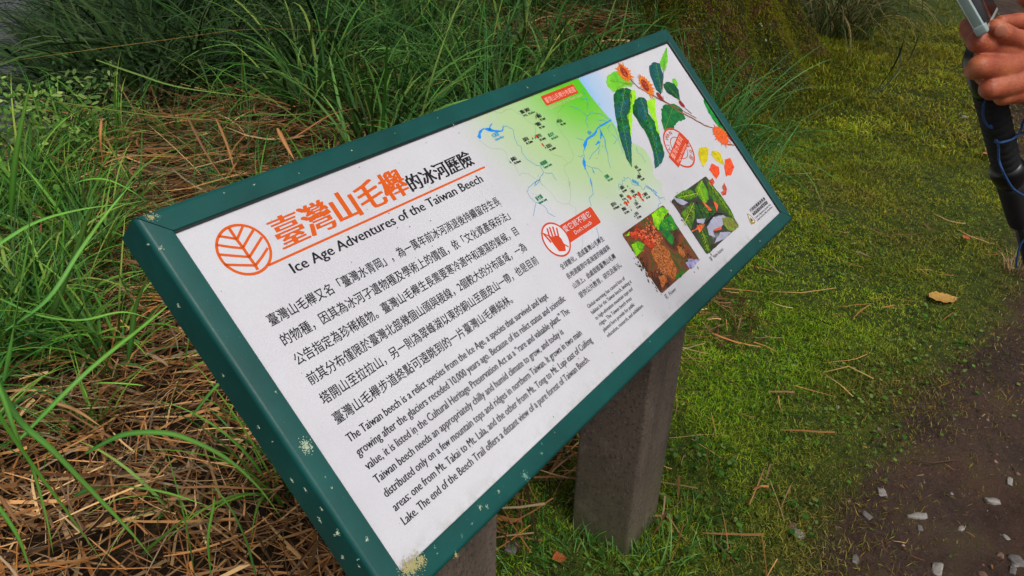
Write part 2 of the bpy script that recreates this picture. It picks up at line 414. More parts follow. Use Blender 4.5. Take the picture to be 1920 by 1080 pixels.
# dark bank, upper left centre
for i, (a, b) in enumerate(spots(90, 1.6, 8, 3.0, 8.5, lambda a, b: 130 < pxof(a, b)[0] < 760 and -60 < pxof(a, b)[1] < 235)):
    add_tussock(a, b, dark_m[i % 4], random.uniform(.8, 1.3) * (1.35 if b > 4.8 else 1), random.uniform(0, 6.28), 'dark bluish green drooping grass on the shaded bank behind the straw', 'dark drooping grass on the shaded bank')
k = 0
for _ in range(4000):
    a, b = random.uniform(1.5, 9), random.uniform(4, 11); q = pxof(a, b, float(height(a, b)) + .35)
    if 125 < q[0] < 330 and -40 < q[1] < 110 and k < 34:
        k += 1; add_tussock(a, b, dark_m[k % 4], random.uniform(1.2, 1.9), random.uniform(0, 6.28), 'dark grass clump on the far slope beside the grey gap', 'dark clumps beside the grey gap')
# green fringe left edge
for i, (a, b) in enumerate(spots(34, -.4, 1.9, 1.1, 4.2, lambda a, b: -150 < pxof(a, b)[0] < 235 and 330 < pxof(a, b)[1] < 860)):
    add_tussock(a, b, (broad_m + broad_m + thin_m)[i % 14], random.uniform(.55, .85), random.uniform(0, 6.28), 'fresh green grass clump at the left edge beyond the sign', 'fresh green clumps along the left edge')
# sparse clumps through the thatch
for i, (a, b) in enumerate(spots(34, -.2, 1.9, .7, 3.0, lambda a, b: 60 < pxof(a, b)[0] < 640 and 300 < pxof(a, b)[1] < 1080)):
    add_tussock(a, b, (thin_m + broad_m)[i % 9], random.uniform(.35, .65), random.uniform(0, 6.28), 'thin green grass growing up through the brown straw', 'thin grass in the brown straw')
# beside and behind the trunk
for i, (px, py, s) in enumerate([(1290, 250, 1.1), (1330, 300, 1.0), (1310, 270, 1.25), (1235, 130, .9), (1370, 270, .9), (1270, 190, 1.1), (1410, 330, .7)]):
    p = at_ground(px, py, .1)
    add_tussock(p[0], p[1], thin_m[i % 4], s, i * 1.7, ['arching grass clump just behind the top right corner of the frame', 'arching grass clump halfway down the right side of the frame', 'largest arching grass clump in front of the mossy trunk', 'arching grass clump left of the trunk above the frame corner', 'arching grass clump on the right of the trunk foot', 'arching grass clump between the frame corner and the trunk', 'small grass clump at the right end of the trunk foot'][i], 'arching grass by the mossy trunk')
for i, (a, b) in enumerate(spots(24, 4.5, 9.5, 1.2, 4.6, lambda a, b: 1450 < pxof(a, b)[0] < 1640 and -30 < pxof(a, b)[1] < 85)):
    add_tussock(a, b, pale_m[i % 2], random.uniform(.7, 1.1), random.uniform(0, 6.28), 'pale drooping dry grass on the bank right of the trunk', 'pale drooping grass right of the trunk')

# ------------------------------------------------------------------ straw thatch
def straw_density(x, y):
    return smooth(-.1, .25, y - straw_line(x) + .1 * wav(x, y, 4, 8)) * (1 - .85 * smooth(.2, 1.2, y - 2.6 - .35 * (x - 1.5) * (x > 1.5))) * (.45 + .55 * smooth(-.8, .3, wav(x, y, 3.1, 11)))
def straw_layer(n, x0, x1, y0, y1, Lr, wr, lift, dens=straw_density):
    x, y = scatter(n, x0, x1, y0, y1, dens); k = off_posts(x, y, .005); x, y = x[k], y[k]; N = len(x)
    dirn = .9 * wav(x, y, 1.7, 3) + np.where(rng.random(N) < .3, 1.4, 0) + 2.6
    base = np.stack([x, y, height(x, y) + rng.uniform(0, lift, N)], -1)
    col = palette(N, DRY, .5) * .86
    return ribbon_arrays(base=base, az=dirn + rng.normal(0, .8, N), tilt=rng.normal(1.5, .13, N), curve=rng.normal(.08, .25, N), L=rng.uniform(*Lr, N),
                         w=rng.uniform(*wr, N) * rng.choice([1, 1, 1, 1.9], N), K=4, drift=rng.normal(0, .3, N), roll=rng.normal(0, .6, N), taper='straw', col=col, colt=col * .9, clampz=True)
parts_ = [straw_layer(16500, -.6, 2.2, .2, 2.6, (.06, .26), (.0018, .0062), .085),
          straw_layer(15000, .8, 4.5, 1.2, 4.6, (.12, .40), (.0025, .0075), .11),
          straw_layer(6000, 2.5, 6.5, 1.2, 5.5, (.15, .45), (.003, .006), .10)]
Vs, Fs, Cs, off = [], [], [], 0
for v, f, c in parts_:
    Vs.append(v); Fs.append(f + off); Cs.append(c); off += len(v)
o = link('straw_thatch', mesh_np('straw_thatch', np.concatenate(Vs), np.concatenate(Fs), np.concatenate(Cs), True), None, M_STRAW)
stuff(o, 'matted brown dead grass covering the ground behind and left of the sign', 'straw')
# loose straws on the lawn
v, f, c = straw_layer(11000, .9, 3.4, -.5, 1.5, (.04, .17), (.0018, .0034), .02, lambda x, y: smooth(.05, .3, -trail_d(x, y)) * (.03 + .97 * smooth(-.55, .0, y - straw_line(x) + .12 * wav(x, y, 4)) * smooth(.5, .1, y - straw_line(x)) * smooth(-.9, .6, wav(x, y, 5, 7))))
v[:, 2] += .015
stuff(link('loose_straw', mesh_np('loose_straw', v, f, c, True), None, M_STRAW), 'loose pale straws scattered over the green lawn', 'straw')

# ------------------------------------------------------------------ nearest tussock, blade by blade
def blade_obj(points, w, col, parent, name='grass_blade', mat=None, taper='leaf', tip=None, keel=.3):
    """one leaf along world points (Catmull-Rom)"""
    P = [np.array(p, float) for p in points]; P = [2 * P[0] - P[1]] + P + [2 * P[-1] - P[-2]]
    C = []
    for i in range(1, len(P) - 2):
        for s in np.linspace(0, 1, 6, endpoint=False):
            a, b, c_, d = P[i-1:i+3]
            C.append(.5 * (2*b + (c_-a)*s + (2*a-5*b+4*c_-d)*s*s + (3*b-a-3*c_+d)*s**3))
    C.append(P[-2]); C = np.array(C); n = len(C)
    T = np.gradient(C, axis=0); T /= np.linalg.norm(T, axis=1, keepdims=True)
    view = np.array([.35, -.35, .85]) + rng.normal(0, .25, 3)
    S = np.cross(T, view); S /= np.linalg.norm(S, axis=1, keepdims=True); Nn = np.cross(S, T)
    s = np.linspace(0, 1, n)
    if taper == 'leaf': prof = np.minimum(1, .5 + 3 * s) * (1 - s ** 3) + .03
    else: prof = np.ones(n)
    W = (w * .5 * prof)[:, None]
    V_ = np.stack([C - S * W, C - Nn * W * keel, C + S * W], 1).reshape(-1, 3)
    idx = np.arange(n * 3).reshape(n, 3)
    F_ = np.stack([idx[:-1, :-1], idx[:-1, 1:], idx[1:, 1:], idx[1:, :-1]], -1).reshape(-1, 4)
    c0 = np.array(lin(col)) * .8; c1 = np.array(lin(tip or col)); cc = c0 * (1 - s[:, None]) + c1 * s[:, None]
    cc = np.repeat(cc[:, None], 3, 1); cc[:, 1] = cc[:, 1] * 1.8 + .03
    return link(name, mesh_np(name, V_, F_, cc.reshape(-1, 3), True), parent, mat or M_GRASS)

g0 = at_ground(-60, 700)
fore = tag(empty('grass_tussock', (g0[0], g0[1], 0)), 'broad-leaved green grass tussock reaching across the left foreground', 'grass tussock')
def world_child(o, parent):   # keep the world position of a mesh written in world coordinates
    o.matrix_parent_inverse = Matrix.Translation(-Vector(parent.location)); return o
FORE = [
    ([(7, 713), (22, 639), (41, 528), (55, 428), (52, 330)], [1.40, 1.32, 1.26, 1.2, 1.16], 15, '47892a'),
    ([(222, 706), (196, 654), (163, 584), (141, 502), (96, 417)], [1.55, 1.5, 1.44, 1.38, 1.34], 13, '41822a'),
    ([(78, 587), (63, 491), (67, 402), (90, 330)], [1.5, 1.42, 1.36, 1.3], 12, '4c8f30'),
    ([(150, 640), (144, 610), (111, 547), (92, 470)], [1.5, 1.46, 1.42, 1.38], 14, '5a9a34'),
    ([(96, 590), (104, 573), (141, 476), (167, 402), (210, 330)], [1.55, 1.5, 1.42, 1.36, 1.3], 12, '3f7f34'),
    ([(252, 573), (218, 502), (185, 417), (150, 350)], [1.6, 1.53, 1.46, 1.4], 12, '3c7c2c'),
    ([(240, 676), (248, 620), (255, 573), (285, 500)], [1.6, 1.55, 1.5, 1.42], 11, '2f6a22'),
    ([(20, 400), (30, 290), (57, 150)], [1.2, 1.12, 1.05], 11, '4a9426'),
    ([(-60, 600), (0, 732), (32, 820), (60, 876), (86, 967), (100, 1040)], [1.0, 1.02, 1.05, 1.1, 1.16, 1.22], 8, '4a7f2a'),
    ([(-80, 640), (0, 781), (56, 865), (134, 971), (197, 1060)], [.95, 1.0, 1.04, 1.1, 1.16], 17, '4f9a26'),
    ([(-40, 640), (28, 777), (98, 844), (176, 925), (246, 999), (292, 1055)], [1.05, 1.08, 1.1, 1.14, 1.18, 1.22], 17, '3f7d30'),
    ([(160, 850), (228, 816), (299, 811), (352, 823), (422, 858), (482, 911), (528, 971)], [1.3, 1.27, 1.24, 1.23, 1.22, 1.22, 1.24], 10, '3a7228'),
    ([(140, 930), (176, 915), (246, 913), (317, 925), (394, 950)], [1.25, 1.22, 1.2, 1.2, 1.22], 10, '2c6420'),
    ([(267, 1038), (317, 996), (373, 948)], [1.26, 1.22, 1.2], 10, '3f7c22'),
    ([(-40, 900), (30, 1000), (60, 1080)], [1.0, 1.05, 1.1], 8, '4a8a2c'),
    ([(0, 560), (70, 590), (150, 600), (230, 585), (290, 600)], [1.3, 1.3, 1.3, 1.32, 1.36], 8, '4e8a34'),
    ([(176, 735), (176, 720), (210, 718), (262, 722), (275, 726)], [1.4, 1.36, 1.34, 1.34, 1.36], 4, '6aa02c'),
    ([(-20, 470), (60, 420), (140, 395), (240, 380)], [1.2, 1.25, 1.3, 1.38], 9, '55963a'),
    ([(10, 620), (90, 560), (150, 470), (200, 400), (250, 340)], [1.3, 1.3, 1.34, 1.4, 1.48], 8, '3d7a30'),
    ([(30, 830), (160, 700), (270, 610), (330, 560)], [1.25, 1.3, 1.4, 1.5], 8, '3f7c22'),
    ([(100, 400), (130, 350), (190, 335), (250, 360), (290, 395)], [1.45, 1.42, 1.42, 1.45, 1.5], 7, '4f9a30'),
    ([(300, 800), (330, 730), (350, 660), (360, 560)], [1.5, 1.48, 1.46, 1.45], 7, '36702a'),
    ([(360, 780), (400, 730), (440, 690), (470, 650)], [1.45, 1.45, 1.46, 1.5], 6, '3f7c30'),
    ([(395, 1075), (390, 1010), (400, 950), (402, 930)], [1.35, 1.3, 1.27, 1.26], 7, '448a24'),
    ([(480, 1080), (460, 1010), (430, 950), (395, 905)], [1.4, 1.35, 1.3, 1.28], 6, '3c7a2a'),
    ([(365, 1080), (350, 990), (325, 890), (310, 835)], [1.3, 1.25, 1.22, 1.2], 5, '3a6a28'),
]
for pts, ds, wpx, c in FORE:
    wm = wpx * np.mean(ds) / FPX
    o = blade_obj([at_depth(p[0], p[1], d) for p, d in zip(pts, ds)], wm, c, fore, tip='6a9a3a'); world_child(o, fore)
# extra leaves of the same tussock, sharing meshes
lm = []
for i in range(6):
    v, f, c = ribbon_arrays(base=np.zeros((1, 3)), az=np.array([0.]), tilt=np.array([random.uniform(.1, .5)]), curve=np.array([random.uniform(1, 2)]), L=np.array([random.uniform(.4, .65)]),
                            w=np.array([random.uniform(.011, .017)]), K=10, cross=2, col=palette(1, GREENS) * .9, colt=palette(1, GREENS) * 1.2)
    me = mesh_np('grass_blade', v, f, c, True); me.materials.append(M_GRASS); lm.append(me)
def blade_tussock(px, py, n, s, label, spread=.07):
    p = at_ground(px, py); t = tag(empty('grass_tussock', (p[0], p[1], float(height(p[0], p[1])))), label, 'grass tussock', 'near tussocks with separate leaves')
    for i in range(n):
        b = link('grass_blade', random.choice(lm), t); a = random.uniform(0, 6.28)
        b.location = (spread * random.random() * math.cos(a), spread * random.random() * math.sin(a), -.01); b.rotation_euler = (random.uniform(-.15, .15), random.uniform(-.15, .15), a + random.gauss(0, .5)); k = s * random.uniform(.6, 1.1); b.scale = (k, k, k)
blade_tussock(60, 640, 34, .95, 'tall green tussock at the far left edge level with the logo')
blade_tussock(210, 700, 30, .85, 'upright green tussock left of the green frame')
blade_tussock(160, 520, 28, .9, 'green tussock on the left, highest of the near clumps')
blade_tussock(-70, 900, 26, .9, 'green tussock leaning in from the lower left corner')
blade_tussock(470, 840, 10, .45, 'small grass sprout close against the left edge of the frame', .03)
blade_tussock(330, 950, 10, .5, 'small grass sprout in the straw at the lower left', .03)

# long stems arching over the dark bank
ST = [([(-60, 132), (0, 118), (120, 100), (330, 72), (470, 55), (640, 60), (760, 85)], [1.9, 1.9, 1.95, 2.1, 2.2, 2.4, 2.7], 3, '7a7028', 'long golden grass stem crossing the grey gap at the upper left'),
      ([(180, 112), (260, 140), (345, 165), (515, 187)], [2.3, 2.35, 2.4, 2.5], 4.5, '55702a', 'yellow-green grass stem crossing the dark bank'),
      ([(100, 190), (150, 197), (300, 218), (430, 230), (560, 270)], [2.3, 2.3, 2.4, 2.5, 2.7], 4, '646a2c', 'lowest of the long yellow stems above the straw'),
      ([(700, 10), (500, 30), (400, 10), (300, 45), (200, 120)], [3.2, 3.0, 2.9, 2.8, 2.8], 4.5, '3a6a3c', 'green leaf arching along the top edge left of centre'),
      ([(630, 340), (580, 200), (520, 100), (400, -20)], [2.9, 2.8, 2.7, 2.6], 6, '3c6a3a', 'tall dark green leaf rising left of the panel top'),
      ([(170, 340), (210, 300), (300, 290), (360, 300)], [2.1, 2.1, 2.2, 2.3], 4, '8a6a3c', 'thin brown stem bent over the dark straw'),
      ([(190, 225), (188, 260), (193, 310)], [2.1, 2.1, 2.15], 5, 'a06a3a', 'short upright brown stalk in the dark straw'),
      ([(1480, 235), (1470, 190), (1425, 150), (1345, 128), (1290, 135), (1235, 165)], [3.3, 3.3, 3.35, 3.4, 3.4, 3.3], 3.5, '3f5a34', 'long grey-green leaf arching in front of the mossy trunk'),
      ([(1690, 90), (1685, 130), (1660, 160), (1625, 190)], [4.3, 4.2, 4.2, 4.2], 3, '16260e', 'thin dark drooping blade over the lawn, lower tip'),
      ([(1705, -40), (1702, 30), (1690, 90), (1672, 130), (1640, 175)], [3.2, 3.2, 3.2, 3.3, 3.4], 4, '14220c', 'thin dark blade hanging over the far lawn'),
      ([(1732, -40), (1728, 30), (1718, 80), (1700, 120)], [3.3, 3.3, 3.3, 3.4], 3, '1a2c10', 'short dark blade hanging right of the longer one'),
      ([(350, 216), (385, 285), (425, 345)], [2.25, 2.18, 2.12], 11, '86603c', 'broad pale dry leaf standing out of the straw heap'),
      ([(405, 222), (425, 270), (440, 320)], [2.3, 2.25, 2.2], 7, '8f6238', 'narrow dry leaf right of the broad pale one'),
      ([(520, 240), (535, 270), (552, 300)], [2.4, 2.36, 2.3], 9, '9c6c40', 'split dry leaf on the heap nearest the panel'),
      ([(500, 250), (540, 262), (620, 215), (680, 200)], [2.5, 2.5, 2.7, 2.9], 6, '8c5c34', 'orange dry leaf lying towards the grass'),
      ([(0, 930), (22, 965), (40, 990)], [1.2, 1.22, 1.24], 9, '9a704a', 'broad tan dry leaf at the lower left edge'),
      ([(330, 915), (400, 912), (470, 916), (535, 918)], [1.32, 1.32, 1.33, 1.34], 7, '94683f', 'long tan straw pointing at the frame'),
      ([(85, 750), (140, 768), (190, 800)], [1.35, 1.34, 1.33], 8, '8f6c40', 'tan dry leaf under the foreground blades'),
      ([(385, 855), (410, 885), (450, 910)], [1.3, 1.3, 1.32], 9, '8a6038', 'curled tan leaf in the straw beside the frame')]
for pts, ds, wpx, c, lab in ST:
    o = blade_obj([at_depth(p[0], p[1], d) for p, d in zip(pts, ds)], wpx * np.mean(ds) / FPX, c, None, name='dry_leaf' if c[0] in 'abcd' and 'golden' not in lab else 'arching_grass', mat=M_STRAW if c[0] in 'abcd' else M_GRASS, tip='7a5028' if 'golden' in lab else None)
    tag(o, lab, 'grass')

# leafy shrub behind the left edge
def shrub(cx, cy, cz, rx, ry, rz_, n, r, cols, label):
    d = rng.normal(0, 1, (n, 3)); d /= np.linalg.norm(d, axis=1, keepdims=True); rad = rng.uniform(.35, 1, (n, 1)) ** .5
    C = d * rad * np.array([rx, ry, rz_]); C *= (1 + .35 * np.sin(d[:, :1] * 7 + d[:, 1:2] * 5))
    t = tag(empty('leafy_shrub', (cx, cy, cz)), label, 'shrub')
    K = 6; a = np.linspace(0, 2 * np.pi, K, endpoint=False); nn = rng.normal(0, .7, (n, 3)) + [0, -.2, 1]; nn /= np.linalg.norm(nn, axis=1, keepdims=True)
    t1 = np.cross(nn, rng.normal(0, 1, (n, 3))); t1 /= np.linalg.norm(t1, axis=1, keepdims=True); t2 = np.cross(nn, t1)
    rr = rng.uniform(.6, 1.3, n) * r
    P = C[:, None] + t1[:, None] * (rr[:, None] * np.cos(a) * 1.5)[..., None] + t2[:, None] * (rr[:, None] * np.sin(a) * .75)[..., None]
    me = mesh_np('leaves', P.reshape(-1, 3), np.arange(n * K).reshape(n, K), np.repeat(palette(n, cols, .3), K, 0)); o = link('leaves', me, t, M_LAWN); o['kind'] = 'stuff'
    bm = bmesh.new()
    for k in range(9):
        a = random.uniform(0, 6.28); q = Vector((math.cos(a) * rx * .7, math.sin(a) * ry * .7, rz_ * random.uniform(.2, .8)))
        tube(bm, [Vector((0, 0, -rz_ - .1)), q * .4 + Vector((0, 0, -.1)), q], [.006, .004, .002], 5)
    from_bm('stems', bm, flat('shrub_stem', '3a2c1a', .8), t)
def tube(bm, pts, rad, seg=8, cap=True, close_tip=False):
    pts = [Vector(p) for p in pts]; rings = []
    up = Vector((.13, .31, .94))
    for i, p in enumerate(pts):
        d = (pts[min(i + 1, len(pts) - 1)] - pts[max(i - 1, 0)]).normalized()
        s = d.cross(up).normalized(); 
        u2 = s.cross(d).normalized(); r = rad[i] if hasattr(rad, '__len__') else rad
        rings.append([bm.verts.new(p + (s * math.cos(2 * math.pi * k / seg) + u2 * math.sin(2 * math.pi * k / seg)) * r) for k in range(seg)])
    for a, b in zip(rings[:-1], rings[1:]):
        for k in range(seg): bm.faces.new((a[k], a[(k+1) % seg], b[(k+1) % seg], b[k]))
    if cap: bm.faces.new(rings[0][::-1]); bm.faces.new(rings[-1])
    return rings
for (px, py, d, rx, n, cols, lab) in [(60, 235, 3.4, .30, 700, ['7d9a4a', 'a5b86a', '4a7a30', '648a3a'], 'light green leafy shrub at the left edge below the grey gap'),
                                 (150, 190, 3.9, .28, 500, ['6b8a4a', '3a6a34', '8aa05a'], 'smaller pale leafy shrub right of the light green one'),
                                 (30, 360, 2.9, .22, 400, ['35602a', '4f7a30', '2a4f22'], 'dark small-leaved shrub at the left edge')]:
    p = at_depth(px, py, d); shrub(p[0], p[1], p[2] - .05, rx, rx, rx * .75, n, .012, cols, lab)

# ------------------------------------------------------------------ mossy trunk
def bark_material():
    t = NT('mossy_bark'); P = t.coord('Object')
    mp = t.n('ShaderNodeMapping'); mp.inputs['Scale'].default_value = (1, 1, .18); t.l(P, mp.inputs[0])
    n = t.noise(16, 6, .65, mp.outputs[0]); c = t.ramp(n, [(.3, '24140e'), (.48, '5e3424'), (.6, '80503a'), (.75, 'a88a70')])
    m = t.noise(3.2, 6, .65, P); mk_ = t.ramp(m, [(.44, 0.0), (.56, 1.0)])
    mc = t.ramp(t.noise(45, 5, .7, P), [(.3, '20240a'), (.55, '3d4210'), (.75, '6f6a18')])
    t.color(t.mix(mk_, c, mc)); t.rough(.9); t.bump(t.math('ADD', n, t.math('MULTIPLY', t.noise(60, 5, .7, P), .5)), 1.0, .05); return t.m
TX, TY = 5.1, 2.0; tz = float(height(TX, TY))
trunk = tag(empty('mossy_tree', (TX, TY, tz)), 'reddish brown tree trunk with a moss-covered flared foot behind the panel', 'tree')
NA, NZ = 96, 60; tv = []
for j in range(NZ + 1):
    z = -.35 + 5.5 * (j / NZ) ** 1.8
    for i in range(NA):
        a = 2 * math.pi * i / NA
        flare = .30 * math.exp(-max(z, -.35) * 1.9) * (1 + .35 * math.cos(3 * a + 1.0) + .22 * math.cos(7 * a))
        q = Vector((math.cos(a) * 2.2, math.sin(a) * 2.2, z * .8))
        r = (.40 + flare) * (1 - .06 * max(z, 0)) + .09 * noise.noise(q * 1.4) + .06 * noise.noise(Vector((q.x * 4, q.y * 4, z * 1.6))) + .015 * noise.noise(q * 11)
        tv.append((r * math.cos(a) + .05 * z, r * math.sin(a), z))
tf = [(j * NA + i, j * NA + (i + 1) % NA, (j + 1) * NA + (i + 1) % NA, (j + 1) * NA + i) for j in range(NZ) for i in range(NA)]
tv = np.array(tv); tf = np.array(tf)
me = mesh_np('trunk', tv, tf, None, True); link('trunk', me, trunk, bark_material())
def moss_on(V_, F_, n, L, w, cols, dens, name, parent):
    A = V_[F_]; c = A.mean(1); nrm = np.cross(A[:, 2] - A[:, 0], A[:, 3] - A[:, 1]); ar = np.linalg.norm(nrm, axis=1); nrm /= ar[:, None]
    k = rng.choice(len(F_), n, p=ar / ar.sum()); u = rng.random((n, 1)); v = rng.random((n, 1))
    p = A[k, 0] * (1-u) * (1-v) + A[k, 1] * u * (1-v) + A[k, 2] * u * v + A[k, 3] * (1-u) * v
    keep = rng.random(n) < dens(p); keep &= (p[:, 2] < 1.5) & (nrm[k][:, 0] * -.8 + nrm[k][:, 1] * -.4 > -.3); p = p[keep]; nn = nrm[k][keep]; N = len(p)
    az = np.arctan2(nn[:, 1], nn[:, 0]) + rng.normal(0, .6, N)
    v_, f_, c_ = ribbon_arrays(base=p - nn * .004, az=az, tilt=rng.uniform(.6, 2.0, N), curve=rng.uniform(0, 1.2, N), L=rng.uniform(.5, 1.5, N) * L, w=np.full(N, w), K=2, col=palette(N, cols, .3) * .7, colt=palette(N, cols, .3) * 1.1)
    o = link(name, mesh_np(name, v_, f_, c_, True), parent, M_MOSS); o['kind'] = 'stuff'
def mdens(p):
    m = wav(p[:, 0] * 2 + p[:, 1], p[:, 2] * 2 + p[:, 1], 2.2, 5)
    low = smooth(1.1, .25, p[:, 2]); right = smooth(.15, -.35, p[:, 1])
    bare = smooth(.0, .5, p[:, 1]) * smooth(.25, .6, p[:, 2])
    return np.clip(smooth(-.2, .8, m) * .7 + low * .8 * smooth(-.8, .3, m) + right * .9, 0, 1) * (1 - .9 * bare)
moss_on(tv, tf, 240000, .038, .0055, ['768a18', '56701a', '9a9c20', 'b4b02c', '3f5212', '96802a'], mdens, 'moss', trunk)
moss_on(tv, tf, 120000, .034, .005, ['c8c41c', 'aeb018', 'd6c428', '8a9a1a'], lambda p: smooth(.34, .05, np.abs(np.arctan2(p[:, 1], p[:, 0]) + 1.75 + .25 * np.sin(p[:, 2] * 4))) * smooth(1.6, .9, p[:, 2]), 'yellow_moss', trunk)
# little pale leaves growing on the mossy foot
px_ = rng.uniform(1260, 1470, 160); py_ = rng.uniform(40, 290, 160)
pl = []
for a, b in zip(px_, py_):
    r = ray(a, b); best = None
    for d in np.arange(3.2, 5.4, .03):
        p = CAM + r * d; q = p - np.array([TX, TY, tz]); rr = math.hypot(q[0] - .05 * q[2], q[1]); a2 = math.atan2(q[1], q[0])
        if rr < .45 + .30 * math.exp(-max(q[2], 0) * 2.2) * (1 + .4 * math.cos(3 * a2 + 1.0) + .3 * math.cos(7 * a2)) or p[2] < height(p[0], p[1]): best = p; break
    if best is not None and noise.noise(Vector(best) * 5) > -.05: pl.append(best - r * .02)
pl = np.array(pl); rep = np.repeat(pl, 4, 0) + rng.normal(0, .018, (len(pl) * 4, 3))
add_discs('bark_herbs', 'tiny pale green leaves sprouting on the mossy trunk foot', 'small plants', rep[:, 0], rep[:, 1], rep[:, 2], rng.uniform(.004, .010, len(rep)), palette(len(rep), ['7f8c64', '9aa284', '6a7a48', '4a6a2a'], .3), M_LAWN, up=1.2)

v_, r_ = [], rng.normal(0, 1, (60, 3)); cc = np.array([-.1, .9, 4.6]) + r_ * [2.2, 2.5, .7]  # unseen leafy crown, added overhead to shade the bank and far lawn
n = 8500; k = rng.integers(0, len(cc), n); c0 = cc[k] + rng.normal(0, .42, (n, 3)); K = 5; a_ = np.linspace(0, 2 * np.pi, K, endpoint=False)
t1 = rng.normal(0, 1, (n, 3)); t1[:, 2] *= .4; t1 /= np.linalg.norm(t1, axis=1, keepdims=True); t2 = np.cross(t1, rng.normal(0, 1, (n, 3))); t2 /= np.linalg.norm(t2, axis=1, keepdims=True)
rr = rng.uniform(.05, .10, n)[:, None]; P = c0[:, None] + t1[:, None] * (rr * 1.4 * np.cos(a_))[..., None] + t2[:, None] * (rr * .7 * np.sin(a_))[..., None]
o = link('shade_crown', mesh_np('shade_crown', P.reshape(-1, 3), np.arange(n * K).reshape(n, K), np.repeat(palette(n, ['2c5a1c', '3c6f24', '24481c'], .3), K, 0)), trunk, M_LAWN); o['kind'] = 'stuff'
for q in cc[:9]:
    bm = bmesh.new(); z0 = random.uniform(2.6, 4.2); tube(bm, [(.05 * z0, 0, z0), Vector((.05 * z0, 0, z0)).lerp(Vector(q), .5) + Vector((0, 0, -.15)), Vector(q)], [.10, .06, .02], 8); from_bm('branch', bm, trunk.children[0].data.materials[0], trunk, True)

# low moss over the mound and around the trunk foot
x, y = scatter(60000, 3.0, 6.5, .5, 2.8, lambda x, y: smooth(.3, -.2, np.hypot((x - 4.9) / 1.5, (y - 1.6) / 1.0) - .8))
N = len(x)
v, f, c = ribbon_arrays(base=np.stack([x, y, height(x, y) - .003], -1), az=rng.uniform(0, 6.28, N), tilt=rng.uniform(0, 1.2, N), curve=rng.uniform(0, 1, N), L=rng.uniform(.02, .06, N), w=np.full(N, .005), K=2,
                        col=palette(N, ['3c4a12', '5a6418', '2c3a10']) * .8, colt=palette(N, ['5a6a18', '7a7a20', '3c4e14', '8a8424'], .3))
stuff(link('ground_moss', mesh_np('ground_moss', v, f, c, True), None, M_MOSS), 'yellow-green moss carpet around the foot of the trunk', 'moss')

# ================================================================== THE SIGN
W_, H_, H0, TH = 1.2, .481, .74, math.radians(45.2)
CT, SN = math.cos(TH), math.sin(TH)
SU, SV, SNn = Vector((1, 0, 0)), Vector((0, CT, SN)), Vector((0, -SN, CT))
def pan(px, py, dep=.004):
    n = np.array(SNn); p0 = np.array([0, 0, H0]) - n * dep; r = ray(px, py)
    w = CAM + r * ((p0 - CAM).dot(n) / r.dot(n)) - p0; return float(w[0]), float(w.dot(np.array(SV)))
sign = tag(empty('interpretive_sign', (.55, .17, 0)), 'tilted trail information board in a dark green metal frame on two dark posts', 'sign')
SO = Vector(sign.location)
def to_sign(u, v, w): return Vector((0, 0, H0)) + SU * u + SV * v + SNn * w - SO

def green_paint():
    t = NT('dark_green_paint'); P = t.coord('Object')
    n = t.noise(9, 5, .6, P); c = t.ramp(n, [(.3, '083f3c'), (.6, '0c4c48'), (.8, '125650')])
    sp = t.n('ShaderNodeTexVoronoi', i_Scale=170.0); t.l(P, sp.inputs['Vector'])
    m = t.math('MULTIPLY', t.ramp(sp.outputs['Distance'], [(.05, 1.0), (.11, 0.0)]), t.ramp(t.noise(14, 3, .5, P), [(.5, 0.0), (.62, .55)]))
    t.color(t.mix(m, c, '5f8a80')); t.rough(t.ramp(t.noise(30, 5, .7, P), [(.3, .38), (.7, .55)]))
    t.b.inputs['Specular IOR Level'].default_value = .32
    t.bump(t.noise(240, 3, .6, P), .06, .002); return t.m
M_FRAME = green_paint()
FW, FD = .0285, .05
prof = [(0, -FD)] + [(.006 - .006 * math.cos(a), -.006 + .006 * math.sin(a)) for a in np.linspace(0, math.pi / 2, 6)] + [(FW - .0012, 0), (FW, -.0012), (FW, -.0065), (.012, -.0065), (.012, -FD)]
corners = [(0, 0), (W_, 0), (W_, H_), (0, H_)]
for k in range(4):
    a, b = Vector(corners[k]), Vector(corners[(k + 1) % 4]); d = (b - a).normalized(); inn = Vector((-d.y, d.x)); g = .0007
    bm = bmesh.new(); r0 = []; r1 = []
    for (q, h) in prof:
        p0 = a + d * (q + g) + inn * q; p1 = b - d * (q + g) + inn * q
        r0.append(bm.verts.new(to_sign(p0.x, p0.y, h))); r1.append(bm.verts.new(to_sign(p1.x, p1.y, h)))
    n = len(prof)
    for i in range(n): bm.faces.new((r0[i], r1[i], r1[(i + 1) % n], r0[(i + 1) % n]))
    bm.faces.new(r0[::-1]); bm.faces.new(r1); bmesh.ops.recalc_face_normals(bm, faces=bm.faces)
    o = from_bm('frame_rail', bm, M_FRAME, sign)
    for p in o.data.polygons: p.use_smooth = len(p.vertices) == 4
    o.data.set_sharp_from_angle(angle=math.radians(35))
